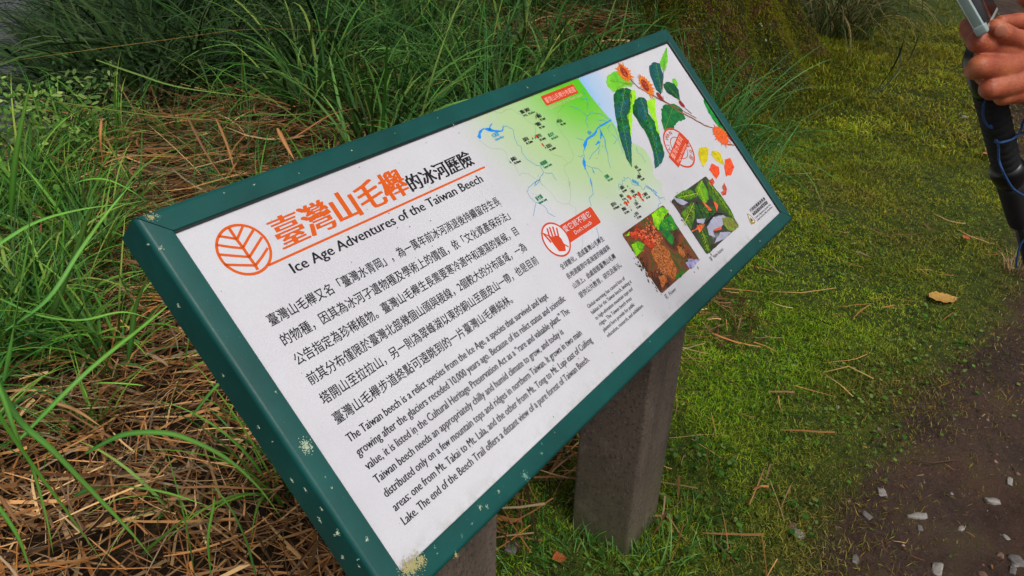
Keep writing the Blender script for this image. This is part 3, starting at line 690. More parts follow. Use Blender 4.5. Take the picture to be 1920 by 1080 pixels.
# panel board
def panel_colour(t, P):
    n = t.noise(5, 5, .6, P); c = t.ramp(n, [(.3, 'c3c1c8'), (.7, 'cecdd3')])
    fine = t.noise(420, 3, .7, P); c = t.mix(t.ramp(fine, [(.35, .13), (.6, 0.0)]), c, '9a9aa0')
    v = t.n('ShaderNodeTexVoronoi', i_Scale=110.0); t.l(P, v.inputs['Vector'])
    dirt = t.math('MULTIPLY', t.ramp(v.outputs['Distance'], [(.04, 1.0), (.09, 0.0)]), t.ramp(t.noise(37, 2, .5, P), [(.58, 0.0), (.64, .8)]))
    d = t.n('ShaderNodeVectorMath', operation='DOT_PRODUCT'); t.l(P, d.inputs[0]); d.inputs[1].default_value = SV; off = to_sign(0, 0, 0).dot(SV)
    v_ = t.math('SUBTRACT', d.outputs['Value'], off)
    low = t.math('MULTIPLY', t.ramp(v_, [(.028, 1.0), (.050, 0.0)]), t.ramp(t.noise(60, 5, .7, P), [(.45, 0.0), (.8, .55)]))
    c = t.mix(low, c, '8c8a68')
    c = t.mix(t.ramp(t.noise(3, 5, .6, P), [(.5, 0.0), (.75, .22)]), c, 'a09f9a')
    return t.mix(dirt, c, '5a5348'), fine
def panel_material():
    t = NT('printed_panel_white'); c, fine = panel_colour(t, t.coord('Object'))
    t.color(c); t.rough(.42); t.bump(fine, .25, .0008); return t.m
def slab(name, u0, u1, v0, v1, w0, w1, mat, parent):
    bm = bmesh.new(); vs = [bm.verts.new(to_sign(u, v, w)) for w in (w0, w1) for (u, v) in ((u0, v0), (u1, v0), (u1, v1), (u0, v1))]
    for f in ((3, 2, 1, 0), (4, 5, 6, 7), (0, 1, 5, 4), (1, 2, 6, 5), (2, 3, 7, 6), (3, 0, 4, 7)): bm.faces.new([vs[i] for i in f])
    return from_bm(name, bm, mat, parent)
panel = slab('panel', .0125, W_ - .0125, .0125, H_ - .0125, -.0064, -.004, panel_material(), sign)
slab('back_plate', .0125, W_ - .0125, .0125, H_ - .0125, -FD + .001, -FD + .004, M_FRAME, sign)

for (u0, u1, v0, v1) in ((FW, W_ - FW, H_ - FW - .0022, H_ - FW), (W_ - FW - .0030, W_ - FW, FW, H_ - FW - .0024)):  # black strips standing in for the shade inside the top and right rails
    slab('rim_shade', u0 + .0001, u1 - .0001, v0, v1 - .0001, -.0041, -.0016, flat('rim_shade_black', '0c0c0c', .6), sign)
# posts: square, dark recycled-plastic grain, top cut to the slope of the panel
def post_material():
    t = NT('dark_speckled_post'); P = t.coord('Object')
    n = t.noise(3, 4, .6, P); c = t.ramp(n, [(.3, '4a3e36'), (.7, '6b5d52')])
    mp = t.n('ShaderNodeMapping'); mp.inputs['Scale'].default_value = (1, 1, .5); mp.inputs['Rotation'].default_value = (.4, .5, .8); t.l(P, mp.inputs[0])
    f = t.noise(230, 3, .75, mp.outputs[0]); c = t.mix(t.ramp(f, [(.58, 0.0), (.72, .6)]), c, '9a8a80')
    f2 = t.noise(150, 3, .7, P); c = t.mix(t.ramp(f2, [(.36, .7), (.46, 0.0)]), c, '241b18')
    mq = t.n('ShaderNodeMapping'); mq.inputs['Scale'].default_value = (1, 1, .12); t.l(P, mq.inputs[0]); c = t.mix(t.ramp(t.noise(22, 5, .65, mq.outputs[0]), [(.45, 0.0), (.7, .55)]), c, '2c2420')
    c = t.mix(t.ramp(t.noise(9, 5, .7, P), [(.58, 0.0), (.7, .35)]), c, '8a8274')
    sz = t.n('ShaderNodeSeparateXYZ'); t.l(P, sz.inputs[0])
    alg = t.math('MULTIPLY', t.ramp(sz.outputs[2], [(.0, 1.0), (.28, 0.0)]), t.ramp(t.noise(12, 5, .7, P), [(.35, .1), (.65, .7)]))
    t.color(t.mix(alg, c, '4a5220')); t.rough(.8); t.bump(f, .5, .002); return t.m
MP = post_material()
for (x0, x1, y0, y1) in post_boxes:
    bm = bmesh.new(); top = lambda y: H0 + y * SN / CT - (FD + .0015) / CT
    lo = [bm.verts.new((x, y, -.35)) for x, y in ((x0, y0), (x1, y0), (x1, y1), (x0, y1))]
    hi = [bm.verts.new((x, y, top(y))) for x, y in ((x0, y0), (x1, y0), (x1, y1), (x0, y1))]
    for v in lo + hi: v.co -= SO
    for k in range(4): bm.faces.new((lo[k], lo[(k+1) % 4], hi[(k+1) % 4], hi[k]))
    bm.faces.new(lo[::-1]); bm.faces.new(hi)
    es = [e for e in bm.edges if abs((e.verts[0].co - e.verts[1].co).normalized().z) > .99]
    bmesh.ops.bevel(bm, geom=es, offset=.007, segments=3, affect='EDGES', profile=.5)
    from_bm('post', bm, MP, sign)
    # green angle bracket under the panel
    bm = bmesh.new(); bmesh.ops.create_cube(bm, size=1)
    for v in bm.verts: v.co = Vector(((x0 + x1) / 2 + v.co.x * .04, y0 - .004 + v.co.y * .006, top(y0) - .028 + v.co.z * .05)) - SO
    from_bm('bracket', bm, M_FRAME, sign)

# ------------------------------------------------------------------ flat print
LW = .00012
def ink(name, c, var=0.0, scale=200, c2=None):
    t = NT(name); 
    if c2:
        P = t.coord('Object'); t.color(t.mix(t.ramp(t.noise(scale, 4, .65, P), [(.38, 0.0), (.62, 1.0)]), c, c2))
    else: t.color(c)
    t.rough(.5); t.b.inputs['Specular IOR Level'].default_value = .25; return t.m
K_BLACK = ink('black_ink', '1c1c20'); K_ORANGE = ink('orange_ink', 'cf5610'); K_RED = ink('red_ink', 'c8401f'); K_WHITE = ink('white_ink', 'cfcdd2')
K_GREENT = ink('green_text_ink', '147a4a'); K_BLUE = ink('blue_ink', '1686dc'); K_BLUET = ink('pale_blue_ink', '3a9ac8'); K_PALE = ink('pale_red_ink', 'f0b0a0')
K_DOT = ink('grey_ink', '4a4f4a'); K_TRI = ink('tree_green_ink', '0c5a34')

def print_mesh(name, polys, layer, mat, parent=None):
    """polys: list of outlines in panel metres -> one flat printed mesh"""
    bm = bmesh.new()
    for P_ in polys:
        vs = [bm.verts.new(to_sign(u, v, -.004 + LW * layer)) for u, v in P_]
        try: f = bm.faces.new(vs)
        except ValueError: continue
        f.normal_update()
        if f.normal.dot(SNn) < 0: f.normal_flip()
    bmesh.ops.triangulate(bm, faces=[f for f in bm.faces if len(f.verts) > 4])
    o = from_bm(name, bm, mat, parent or panel)
    if len(polys) > 1: o['kind'] = 'stuff'
    return o
def px(L, dx=0, dy=0): return [pan(a + dx, b + dy) for a, b in L]
def Z5(L): return [(880 + x / 4.908, 130 + y / 4.908) for x, y in L]     # measured on enlargements of the map
def Z6(L): return [(980 + x / 3, 300 + y / 3) for x, y in L]
def Z7(L): return [(1130 + x / 4.5, 80 + y / 4.5) for x, y in L]
def Z8(L): return [(1150 + x / 3.857, 280 + y / 3.857) for x, y in L]
def Z9(L): return [(1130 + x / 9, 330 + y / 9) for x, y in L]
def Z4(L): return [(390 + x / 8.307, 400 + y / 8.307) for x, y in L]
def stroke(P_, w, jitter=0.0, sub=1):
    """outlines of a line of width w (metres) through panel points; w may be a list"""
    P_ = [Vector(p) for p in P_]
    if sub > 1 or jitter:
        Q = []
        for a, b in zip(P_[:-1], P_[1:]):
            for k in range(sub): 
                q = a.lerp(b, k / sub)
                if k: q += Vector((random.gauss(0, jitter), random.gauss(0, jitter)))
                Q.append(q)
        P_ = Q + [P_[-1]]
    out = []; n = len(P_); L_, R_ = [], []
    for i, p in enumerate(P_):
        d = (P_[min(i + 1, n - 1)] - P_[max(i - 1, 0)]).normalized(); s = Vector((-d.y, d.x)); ww = (w[min(int(i / max(n - 1, 1) * (len(w) - 1) + .5), len(w) - 1)] if hasattr(w, '__len__') else w) * .5
        L_.append(p + s * ww); R_.append(p - s * ww)
    return [[L_[i], L_[i+1], R_[i+1], R_[i]] for i in range(n - 1)]
def dotted(P_, w=.0007, gap=.0021):
    out = []; P_ = [Vector(p) for p in P_]; carry = 0
    for a, b in zip(P_[:-1], P_[1:]):
        L_ = (b - a).length; d = (b - a).normalized(); s = carry
        while s < L_:
            c = a + d * s; out.append([c + Vector((-w/2, -w/2)), c + Vector((w/2, -w/2)), c + Vector((w/2, w/2)), c + Vector((-w/2, w/2))]); s += gap
        carry = s - L_
    return out
def ellipse(cu, cv, a, b, n=48): return [(cu + a * math.cos(2 * math.pi * k / n), cv + b * math.sin(2 * math.pi * k / n)) for k in range(n)]
def ring(cu, cv, a, b, w, n=64, t0=0, t1=1):
    out = []
    for k in range(n):
        x, y = 2 * math.pi * (t0 + (t1 - t0) * k / n), 2 * math.pi * (t0 + (t1 - t0) * (k + 1) / n)
        out.append([(cu + a * math.cos(x), cv + b * math.sin(x)), (cu + a * math.cos(y), cv + b * math.sin(y)), (cu + (a-w) * math.cos(y), cv + (b-w) * math.sin(y)), (cu + (a-w) * math.cos(x), cv + (b-w) * math.sin(x))])
    return out
def rrect(u0, v0, u1, v1, r, n=6):
    P_ = []
    for (cx, cy, a0) in ((u1 - r, v0 + r, -90), (u1 - r, v1 - r, 0), (u0 + r, v1 - r, 90), (u0 + r, v0 + r, 180)):
        for k in range(n + 1):
            a = math.radians(a0 + 90 * k / n); P_.append((cx + r * math.cos(a), cy + r * math.sin(a)))
    return P_

TEXTS = []
def text(body, u, v, width, em, mat, layer=3, bold=0.0, rot=0.0, shift=(), name='text_line', mono=0):
    c = bpy.data.curves.new(name, 'FONT'); c.body = body; c.size = 1; c.offset = bold; c.resolution_u = 2; c.fill_mode = 'BOTH'
    o = bpy.data.objects.new('tmp_text', c); COL.objects.link(o)
    TEXTS.append((o, u, v, width, em, mat, layer, rot, shift, name))
def flush_text():
    dg = bpy.context.evaluated_depsgraph_get(); dg.update()
    for (o, u, v, width, em, mat, layer, rot, shift, name) in TEXTS:
        me = bpy.data.meshes.new_from_object(o.evaluated_get(dg)); n = len(me.vertices)
        co = np.zeros(n * 3, dtype=np.float32); me.vertices.foreach_get('co', co); co = co.reshape(-1, 3)
        x0, x1 = co[:, 0].min(), co[:, 0].max(); sx = width / (x1 - x0) if width else em
        X = (co[:, 0] - x0) * sx; Y = co[:, 1] * em; cr, sr = math.cos(rot), math.sin(rot)
        mats = []
        copies = [(0, 0)] + list(shift)
        if len(copies) > 1 or True:
            fs = []; Vv = []
            polys = [tuple(p.vertices) for p in me.polygons]
            for k, (dx, dy) in enumerate(copies):
                xx, yy = X + dx, Y + dy
                U, Vc = u + xx * cr - yy * sr, v + xx * sr + yy * cr
                w = -.004 + LW * layer + k * 2e-5
                Vv.append(np.array(to_sign(0, 0, w))[None] + U[:, None] * np.array(SU) + Vc[:, None] * np.array(SV)); fs += [tuple(i + k * n for i in p) for p in polys]
            m2 = bpy.data.meshes.new(name); m2.from_pydata(np.concatenate(Vv).tolist(), [], fs)
            t = link(name, m2, panel, mat)
        bpy.data.meshes.remove(me); c = o.data; bpy.data.objects.remove(o); bpy.data.curves.remove(c)

# title
text('臺灣山毛櫸', .127, .3905, .211, .0425, K_ORANGE, shift=[(.0007, 0), (.0014, 0), (.0021, 0), (.0028, 0), (.0033, 0)], name='title_line')
text('的冰河歷險', .3405, .3885, .131, .0265, K_BLACK, shift=[(.0006, 0), (.0012, 0), (.0017, 0)], name='title_line')
text('Ice Age Adventures of the Taiwan Beech', .1215, .3585, .345, .0185, K_BLACK, shift=[(.0004, 0), (.0008, 0)], name='subtitle_line')
print_mesh('title_rule', stroke([(.100, .3792), (.4865, .3770)], .0028), 2, K_ORANGE)
# leaf emblem in a ring
EC = (.0862, .4063)
em_ = ring(EC[0], EC[1], .0311, .0311, .0032)
seg = [[(322, 225), (440, 400), (540, 530), (640, 680), (730, 800), (775, 880)], [(165, 355), (300, 375), (440, 400)], [(130, 492), (350, 525), (540, 545)], [(150, 640), (400, 662), (640, 680)], [(250, 800), (500, 808), (730, 812)],
       [(540, 205), (490, 320), (455, 400)], [(705, 262), (620, 400), (545, 530)], [(840, 370), (740, 530), (645, 680)], [(930, 540), (840, 680), (740, 810)]]
for i, s_ in enumerate(seg): em_ += stroke(px(Z4(s_)), .0036 if i == 0 else .003)
print_mesh('leaf_emblem', em_, 2, K_ORANGE)
# chinese paragraph
CJ = ['臺灣山毛櫸又名「臺灣水青岡」，為一萬年前冰河消退後持續留存生長', '的物種，因其為冰河孑遺物種及學術上的價值，依「文化資產保存法」', '公告指定為珍稀植物。臺灣山毛櫸生長需要寒冷適中和潮濕的氣候，目',
      '前其分布僅限於臺灣北部幾個山頭與稜線，2個較大的分布區域，一為', '塔開山至拉拉山，另一則為翠峰湖以東的銅山至鹿皮山一帶，也是目前', '臺灣山毛櫸步道終點可遠眺到的一片臺灣山毛櫸純林。']
ends = [.4712, .4712, .4680, .4640, .4690, None]
for i, s_ in enumerate(CJ):
    wd = (ends[i] - .0625) if ends[i] else .0625 * 0 + .3200
    text(s_, .0625, .3185 - i * .02525, wd, .0152, K_BLACK, shift=[(.00025, 0), (.0001, .0002)])
EN = [('The Taiwan beech is a relict species from the Ice Age, a species that survived and kept', .4447), ('growing after the glaciers receded 10,000 years ago. Because of its relict status and scientific', .4721),
      ('value, it is listed in the Cultural Heritage Preservation Act as a “rare and valuable plant.” The', .4648), ('Taiwan beech needs an appropriately chilly and humid climate to grow, and today is', .4307),
      ('distributed only on a few mountain tops and ridges in northern Taiwan. It grows in two main', .4609), ('areas: one from Mt. Takai to Mt. Lala, and the other from Mt. Tong to Mt. Lupi east of Cuifeng', .4711), ('Lake. The end of the Beech Trail offers a distant view of a pure forest of Taiwan Beech.', .4434)]
for i, (s_, e) in enumerate(EN): text(s_, .0625, .1683 - i * .0177, e - .0625, .0142, K_BLACK, shift=[(.00025, 0), (.0005, 0)])
# do-not-touch badge
print_mesh('touch_badge', [rrect(.532, .2165, .6445, .2472, .0035)], 2, K_RED)
print_mesh('badge_disc', [ellipse(.5290, .2322, .0270, .0270)], 3, K_WHITE)
hp = [[(205, 512), (243, 515), (240, 482), (243, 470), (215, 440), (200, 425), (160, 385), (130, 400), (148, 440), (165, 475)]]
hp = [px(Z6([(150, 440), (172, 430), (200, 425), (218, 445), (238, 485), (242, 512), (205, 515), (175, 478)]))]
for a, b, w in [((152, 440), (137, 385), .0034), ((168, 432), (150, 378), .0034), ((184, 430), (168, 375), .0034), ((200, 430), (190, 382), .0032), ((160, 465), (118, 418), .0036)]: hp += stroke(px(Z6([a, b])), w)
print_mesh('hand_pictogram', hp, 4, K_RED)
print_mesh('badge_ring', ring(.5290, .2322, .0285, .0285, .0028) + stroke(px(Z6([(110, 412), (150, 430), (258, 490)])), .0022), 5, K_RED)
text('愛它就不摸它', .556, .2338, .076, .0118, K_WHITE, 4); text("Don't touch", .5735, .2225, .049, .0090, K_WHITE, 4)
WC = ['全球暖化，造成臺灣山毛櫸生', '長地退縮到中高海拔的稜線與', '山頂上。此處栽植臺灣山毛櫸', '提供公共教育、研究及展示。']
for i, s_ in enumerate(WC): text(s_, .5020, .1900 - i * .0166, .124, .0100, K_BLACK, shift=[(.0003, 0), (0, .0002)])
WE = [('Global warming has caused loss of', .6146), ('habitat for the Taiwan beech, limiting it', .6239), ('to high-elevation mountain tops and', .6158), ('ridges. The Taiwan beech trees', .6003), ('planted here provide for public', .5983), ('education, research, and exhibition.', .6154)]
for i, (s_, e) in enumerate(WE): text(s_, .5035, .1208 - i * .0103, e - .5035, .0088, K_BLACK, shift=[(.0003, 0)])

# map: land fading from the corner outwards, pale sea along the coast
def map_ink(name, c, u0, v0, ru, rv, p0, p1, c_mid=None):
    t = NT(name); P = t.coord('Object'); o0 = to_sign(u0, v0, -.004)
    def dotp(vec, r):
        s = t.n('ShaderNodeVectorMath', operation='SUBTRACT'); t.l(P, s.inputs[0]); s.inputs[1].default_value = o0
        d = t.n('ShaderNodeVectorMath', operation='DOT_PRODUCT'); t.l(s.outputs[0], d.inputs[0]); d.inputs[1].default_value = vec
        return t.math('POWER', t.math('ABSOLUTE', t.math('DIVIDE', d.outputs['Value'], r)), 2.0)
    r = t.math('SQRT', t.math('ADD', dotp(SU, ru), dotp(SV, rv)))
    pc, fine = panel_colour(t, P)
    t.color(t.mix(t.ramp(r, [(p0 + .1, 1.0), ((p0 + p1) / 2, .72), (p1, 0.0)], 'EASE'), pc, t.ramp(r, [(p0, c), ((p0 + p1) / 2, c_mid or c)])))
    t.rough(.42); t.bump(fine, .25, .0008); return t.m
coast = Z5([(1000, 83), (1050, 150), (1120, 250), (1200, 350), (1300, 462), (1330, 500), (1365, 560), (1400, 610), (1480, 670), (1560, 705), (1620, 745), (1660, 810), (1690, 880), (1690, 960), (1720, 1010)]) + Z6([(770, 115), (790, 130), (785, 155), (792, 200), (812, 235), (835, 280), (870, 360), (900, 460), (910, 560), (880, 620)])
land = px(coast) + [(.66, .06), (.45, .06), (.45, .452), ]
topv = .4527
land = [(u, min(v, topv)) for u, v in land]
def grid_clip(name, outline, layer, mat): return print_mesh(name, [outline], layer, mat)
grid_clip('map_land', land, 1, map_ink('map_green_ink', '54bc04', .80, .45, .34, .30, .10, 1.0, '9cc46a'))
c2 = px(coast)
sea = c2[:12] + [(c2[11][0] + .10, c2[11][1] + .02), (.98, .40), (.98, topv)]
sea = [(u, min(v, topv)) for u, v in sea]
grid_clip('map_sea', sea, 1, map_ink('map_sea_ink', '7fb4e0', .78, .44, .14, .20, .15, 1.0, '9cbce0'))
# rivers
thin = [Z5([(300, 560), (310, 520), (350, 525), (405, 560), (415, 620), (440, 690), (480, 720), (480, 765), (530, 830), (590, 870), (650, 890), (685, 945), (650, 1000), (610, 1040), (600, 1078)]) ,
        Z5([(600, 1030), (610, 1070)]) + Z6([(100, 110), (40, 150), (25, 180), (45, 215), (75, 240), (60, 315)]), Z6([(75, 240), (120, 260), (145, 300), (182, 320)]), Z6([(125, 72), (165, 75), (175, 95), (190, 115)]),
        Z5([(1075, 930), (1110, 1000), (1125, 1080)]) + Z6([(390, 150), (397, 190), (372, 215), (385, 262)]), Z6([(412, 380), (428, 430), (422, 498)]),
        Z5([(1205, 660), (1190, 720), (1140, 770), (1100, 830)]), Z5([(1190, 715), (1195, 750), (1185, 785)]), Z5([(1270, 770), (1280, 850), (1300, 910)]), Z5([(1080, 880), (1130, 910), (1180, 910), (1222, 950)]), Z5([(1130, 910), (1155, 965)]),
        Z5([(930, 340), (1000, 365), (1085, 430), (1070, 480), (1095, 540)]), Z5([(1085, 430), (1120, 400), (1200, 410), (1290, 460)]), Z5([(985, 630), (1010, 645), (1055, 650)]), Z5([(1000, 797), (1025, 808), (1050, 790)]),
        Z5([(1180, 465), (1250, 470)]), Z5([(1540, 720), (1550, 770), (1590, 800), (1620, 860)]), Z5([(1040, 180), (1065, 230), (1085, 300), (1090, 370)]), Z5([(1020, 280), (1060, 270), (1110, 285)]), Z5([(1310, 500), (1350, 570), (1370, 640), (1415, 780)]), Z5([(1330, 690), (1360, 640), (1310, 600)]), Z5([(1290, 580), (1270, 545), (1300, 510)]), Z5([(1050, 740), (1055, 790), (1045, 820)]),
        Z9([(290, 240), (262, 180), (270, 135), (325, 155), (330, 70), (375, 85), (350, 15), (400, 40), (440, 25), (470, 60), (490, 130), (540, 160), (640, 165), (675, 230), (715, 185), (780, 210), (850, 270)]), Z9([(930, 350), (985, 375), (1040, 360)]), Z9([(985, 375), (930, 375), (985, 450), (945, 475), (940, 520), (915, 565)])]
R1 = []
for s_ in thin: R1 += stroke(px(s_), .0009, .0007, 3)
print_mesh('map_rivers', R1, 2, ink('river_line_ink', '2f86b8'))
thick = [(Z5([(85, 632), (95, 580), (130, 548), (180, 555), (240, 570), (300, 568), (320, 525)]), [.006, .004, .0022, .006, .004, .0022, .001]), (Z5([(185, 560), (190, 520), (210, 500)]), [.004, .002, .0015]),
         (Z5([(1305, 465), (1240, 505), (1180, 540), (1155, 590), (1085, 640), (1065, 690), (1060, 745)]), [.0028, .0035, .0022, .004, .0035, .0065, .002]), (Z5([(1195, 530), (1215, 590), (1250, 650), (1250, 710), (1272, 775)]), [.001, .0035, .002, .0018, .0014]),
         (Z5([(1215, 580), (1208, 640)]), [.004, .003]), (Z5([(1195, 665), (1160, 695)]), [.004, .002]), (Z5([(1052, 815), (1055, 860), (1068, 925)]), [.002, .0068, .003]), (Z6([(380, 105), (390, 150)]), [.0018, .0030, .0012]), (Z5([(1130, 925), (1145, 950)]), [.001, .003]), (Z9([(850, 270), (900, 325), (940, 350)]), [.001, .0028, .001])]
R2 = []
for s_, w in thick: R2 += stroke(px(s_), w, .0004, 3)
print_mesh('map_lakes', R2, 3, K_BLUE)
dots = [Z5([(95, 655), (150, 700), (210, 730), (300, 735), (335, 760), (350, 820), (375, 860), (420, 890), (460, 980), (490, 955), (540, 960), (590, 1000), (650, 1030), (680, 1078)]) , Z6([(85, 75), (100, 130), (160, 185), (190, 230), (230, 250), (260, 245)]),
        Z5([(230, 390), (290, 405), (340, 370), (390, 365), (440, 405), (490, 425), (540, 480), (600, 515), (610, 560), (605, 610), (650, 660), (710, 735), (780, 790), (850, 805), (905, 865)]),
        Z5([(850, 160), (855, 200)]), Z5([(870, 330), (810, 400), (820, 440), (800, 490), (850, 590), (910, 660), (920, 710), (960, 790), (940, 850), (905, 865), (875, 890), (880, 950), (910, 1000), (920, 1080)]) + Z6([(265, 120), (270, 210), (262, 250), (298, 270), (300, 345)]), Z6([(335, 420), (338, 470), (330, 505), (345, 545)])]
D1 = []
for s_ in dots: D1 += dotted(px(s_))
print_mesh('map_boundaries', D1, 3, K_DOT)
bd = [pan(*p) for p in Z5([(665, 280), (960, 165), (985, 230), (690, 340)])]
u0, v0 = bd[0][0], bd[3][1]; print_mesh('map_heading', [rrect(u0 + .002, v0 - .001, bd[1][0] + .003, v0 + .0175, .003)], 4, K_RED)
text('臺灣山毛櫸分布範圍', u0 + .006, v0 + .0035, bd[1][0] - u0 - .007, .0112, K_PALE, 5)
text('Distribution of the Taiwan beech', u0 + .006, v0 - .0085, bd[1][0] - u0 + .002, .0088, K_RED, 4); text('Distribution of the Taiwan beech', u0 + .006, v0 - .0085, bd[1][0] - u0 + .002, .0088, ink('green_knockout', 'c8d890'), 5)
MT = [((478, 412), '塔開山（油母山）', 'Mt. Kabu', .030, K_BLACK), ((630, 450), '蘭柏山', 'Mt. Lungai', .0135, K_BLACK), ((625, 525), '塔開山', 'Mt. Takai', .0135, K_BLACK), ((822, 495), '阿玉山', 'Mt. Ayu', .0135, K_BLACK), ((628, 635), '盧平山', 'Mt. Luping', .0145, K_BLACK),
      ((503, 668), '北插天山', 'Mt. Chatian', .016, K_BLACK), ((718, 728), '拉拉山', 'Mt. Lalashan', .0165, K_BLACK), ((392, 850), '鳥嘴山', 'Mt. Niaozui', .0155, K_BLACK), ((735, 625), '新北市', 'New Taipei City', .0185, K_GREENT), ((663, 890), '桃園縣', 'Taoyuan County', .0215, K_GREENT),
      ((1255, 1010), '宜蘭縣', 'Yilan County', .015, K_GREENT), ((1530, 920), '大白山', 'Mt. Dabai', .011, K_BLACK), ((1560, 1005), '蘭崁山', 'Mt. Lankan', .012, K_BLACK), ((215, 632), '大漢溪', 'Dahan River', .021, K_BLUET), ((1098, 603), '宜蘭河', 'Yilan', .0125, K_BLUET)]
for (a, b), cj, en, wd, m in MT:
    u, v = pan(*Z5([(a, b)])[0]); text(cj, u, v, wd * .8, .0072, m, 4, name='map_label', shift=[(.0003, 0), (0, .0003), (.0003, .0003)]); text(en, u + .002, v - .0062, wd, .0056, m, 4, name='map_label', shift=[(.0003, 0), (0, .0003), (.0003, .0003)])
MT2 = [((312, 235), '南湖山', 'Mt. Nanhu', .013), ((308, 370), '銅山', 'Mt. Tong', .010), ((160, 525), '望洋山', 'Mt. Wangyang', .0165), ((345, 600), '翠峰山', 'Mt. Cuifeng', .0135), ((490, 305), '下銅山', 'Mt. Xiatong', .0125), ((712, 345), '鹿皮山', 'Mt. Lupi', .012), ((548, 510), '三星山', 'Mt. Sanxing', .0135), ((558, 680), '太平山', 'Mt. Taiping', .0125)]
for (a, b), cj, en, wd in MT2:
    u, v = pan(*Z9([(a, b)])[0]); text(cj, u, v, wd * .85, .0072, K_BLACK, 4, name='map_label', shift=[(.0003, 0), (0, .0003), (.0003, .0003)]); text(en, u, v - .0062, wd, .0056, K_BLACK, 4, name='map_label', shift=[(.0003, 0), (0, .0003), (.0003, .0003)])
u, v = pan(1007, 377); text('新竹縣', u, v, .016, .0080, K_GREENT, 4, name='map_label', shift=[(.0003, 0), (0, .0003), (.0003, .0003)]); text('Hsinchu County', u, v - .0062, .021, .0058, K_GREENT, 4, name='map_label', shift=[(.0003, 0), (0, .0003), (.0003, .0003)])
u, v = pan(*Z9([(495, 100)])[0]); text('蘭陽溪', u, v, .0160, .0075, K_BLUET, 4, rot=-.75, name='map_label', shift=[(.0003, 0), (0, .0003), (.0003, .0003)]); u, v = pan(*Z9([(722, 165)])[0]); text('Lanyang River', u, v, .028, .0055, K_BLUET, 4, rot=-.95, name='map_label', shift=[(.0003, 0), (0, .0003), (.0003, .0003)])
TR = []
for a, b in Z5([(620, 408), (612, 440), (606, 505), (806, 485), (580, 637), (604, 630), (698, 722), (375, 856), (1548, 1000), (1560, 955)]) + Z9([(415, 175), (692, 350), (300, 487), (412, 410), (550, 412), (535, 684), (478, 575), (590, 30)]):
    u, v = pan(a, b); TR.append([(u - .0016, v - .0015), (u + .0016, v - .0015), (u, v + .0026)])
print_mesh('summit_marks', TR, 6, K_TRI)
def blob(u, v, r, n=9, asp=1.0, seed=0):
    rr = random.Random(seed); return [(u + r * asp * rr.uniform(.55, 1.3) * math.cos(6.283 * k / n), v + r * rr.uniform(.55, 1.3) * math.sin(6.283 * k / n)) for k in range(n)]
BL = []
for i, (a, b, r) in enumerate([(610, 310, .0042), (640, 360, .0036), (670, 400, .0028), (670, 318, .0018), (450, 355, .0045), (420, 350, .0026), (390, 460, .0042), (410, 490, .0026), (430, 440, .003), (360, 462, .0018), (540, 360, .0024), (510, 350, .0018), (605, 285, .003), (458, 215, .0014), (690, 425, .0014), (455, 525, .001), (520, 640, .0008), (460, 390, .0018)]):
    u, v = pan(*Z9([(a, b)])[0]); BL.append(blob(u, v, r, 9, 1, i))
for i, (a, b, r) in enumerate([(612, 618, .0030), (672, 690, .0026), (682, 705, .002), (612, 455, .0014), (608, 420, .001)]):
    u, v = pan(*Z5([(a, b)])[0]); BL.append(blob(u, v, r, 8, .7, i + 50))
print_mesh('beech_range', BL, 5, K_RED)

# specimen branch
def leafpoly(L, rough=.0012, Z=Z7, seed=1):
    P_ = [Vector(p) for p in px(Z(L))]; out = []; rr = random.Random(seed)
    for a, b in zip(P_, P_[1:] + P_[:1]):
        n = max(2, int((b - a).length / .006)); s = Vector((-(b - a).y, (b - a).x)).normalized()
        for k in range(n): q = a.lerp(b, k / n); out.append(q + (s * rr.uniform(-rough, rough) if k else Vector((0, 0))))
    return out
G_BR = ink('leaf_light_ink', '58b428', c2='7cc832', scale=60); G_DK = ink('leaf_dark_ink', '0c6a2c', c2='083c28', scale=95); G_BL = ink('leaf_bluish_ink', '0e4c3c', c2='1a5866', scale=85); G_DD = ink('leaf_deep_ink', '0c3a26', c2='115a38', scale=60); G_LM = ink('leaf_lime_ink', '8ad018', c2='a4dc30', scale=60)
H_OR = ink('husk_orange_ink', 'e08a20', c2='d0501c', scale=260); H_RD = ink('husk_red_ink', 'd8401c', c2='e8702a', scale=300); H_NUT = ink('nut_ink', '7a1418', c2='a83428', scale=150); TW = ink('twig_ink', 'a86a3c', c2='5a3a44', scale=120)
print_mesh('leaf_print', [leafpoly([(25, 330), (40, 280), (100, 240), (160, 270), (250, 340), (250, 370), (180, 375), (120, 400), (90, 420), (40, 370)])], 3, G_BR)
print_mesh('leaf_print', [leafpoly([(495, 130), (540, 35), (550, 150), (530, 240), (490, 210), (482, 160)]), leafpoly([(585, 305), (610, 300), (632, 340), (628, 375), (600, 350), (588, 335)])], 3, G_BR)
print_mesh('leaf_print', [leafpoly([(120, 395), (200, 380), (240, 400), (245, 500), (215, 640), (240, 800), (245, 1055), (200, 980), (140, 790), (110, 640), (100, 560), (90, 440)])], 4, G_DK)
print_mesh('leaf_print', [leafpoly([(105, 520), (220, 470), (215, 600), (120, 640)]), leafpoly([(140, 750), (225, 740), (240, 850), (243, 1040), (190, 950)])], 5, G_BL)
print_mesh('leaf_print', [leafpoly([(235, 400), (270, 400), (285, 460), (255, 520), (250, 640), (240, 810), (215, 700), (205, 600), (232, 520), (225, 440)])], 4, G_LM)
print_mesh('leaf_print', [leafpoly([(275, 480), (300, 462), (345, 465), (372, 490), (385, 600), (440, 670), (470, 760), (520, 930), (500, 1010), (440, 1065), (430, 940), (400, 850), (350, 740), (285, 640), (255, 600), (250, 540)])], 4, G_DK)
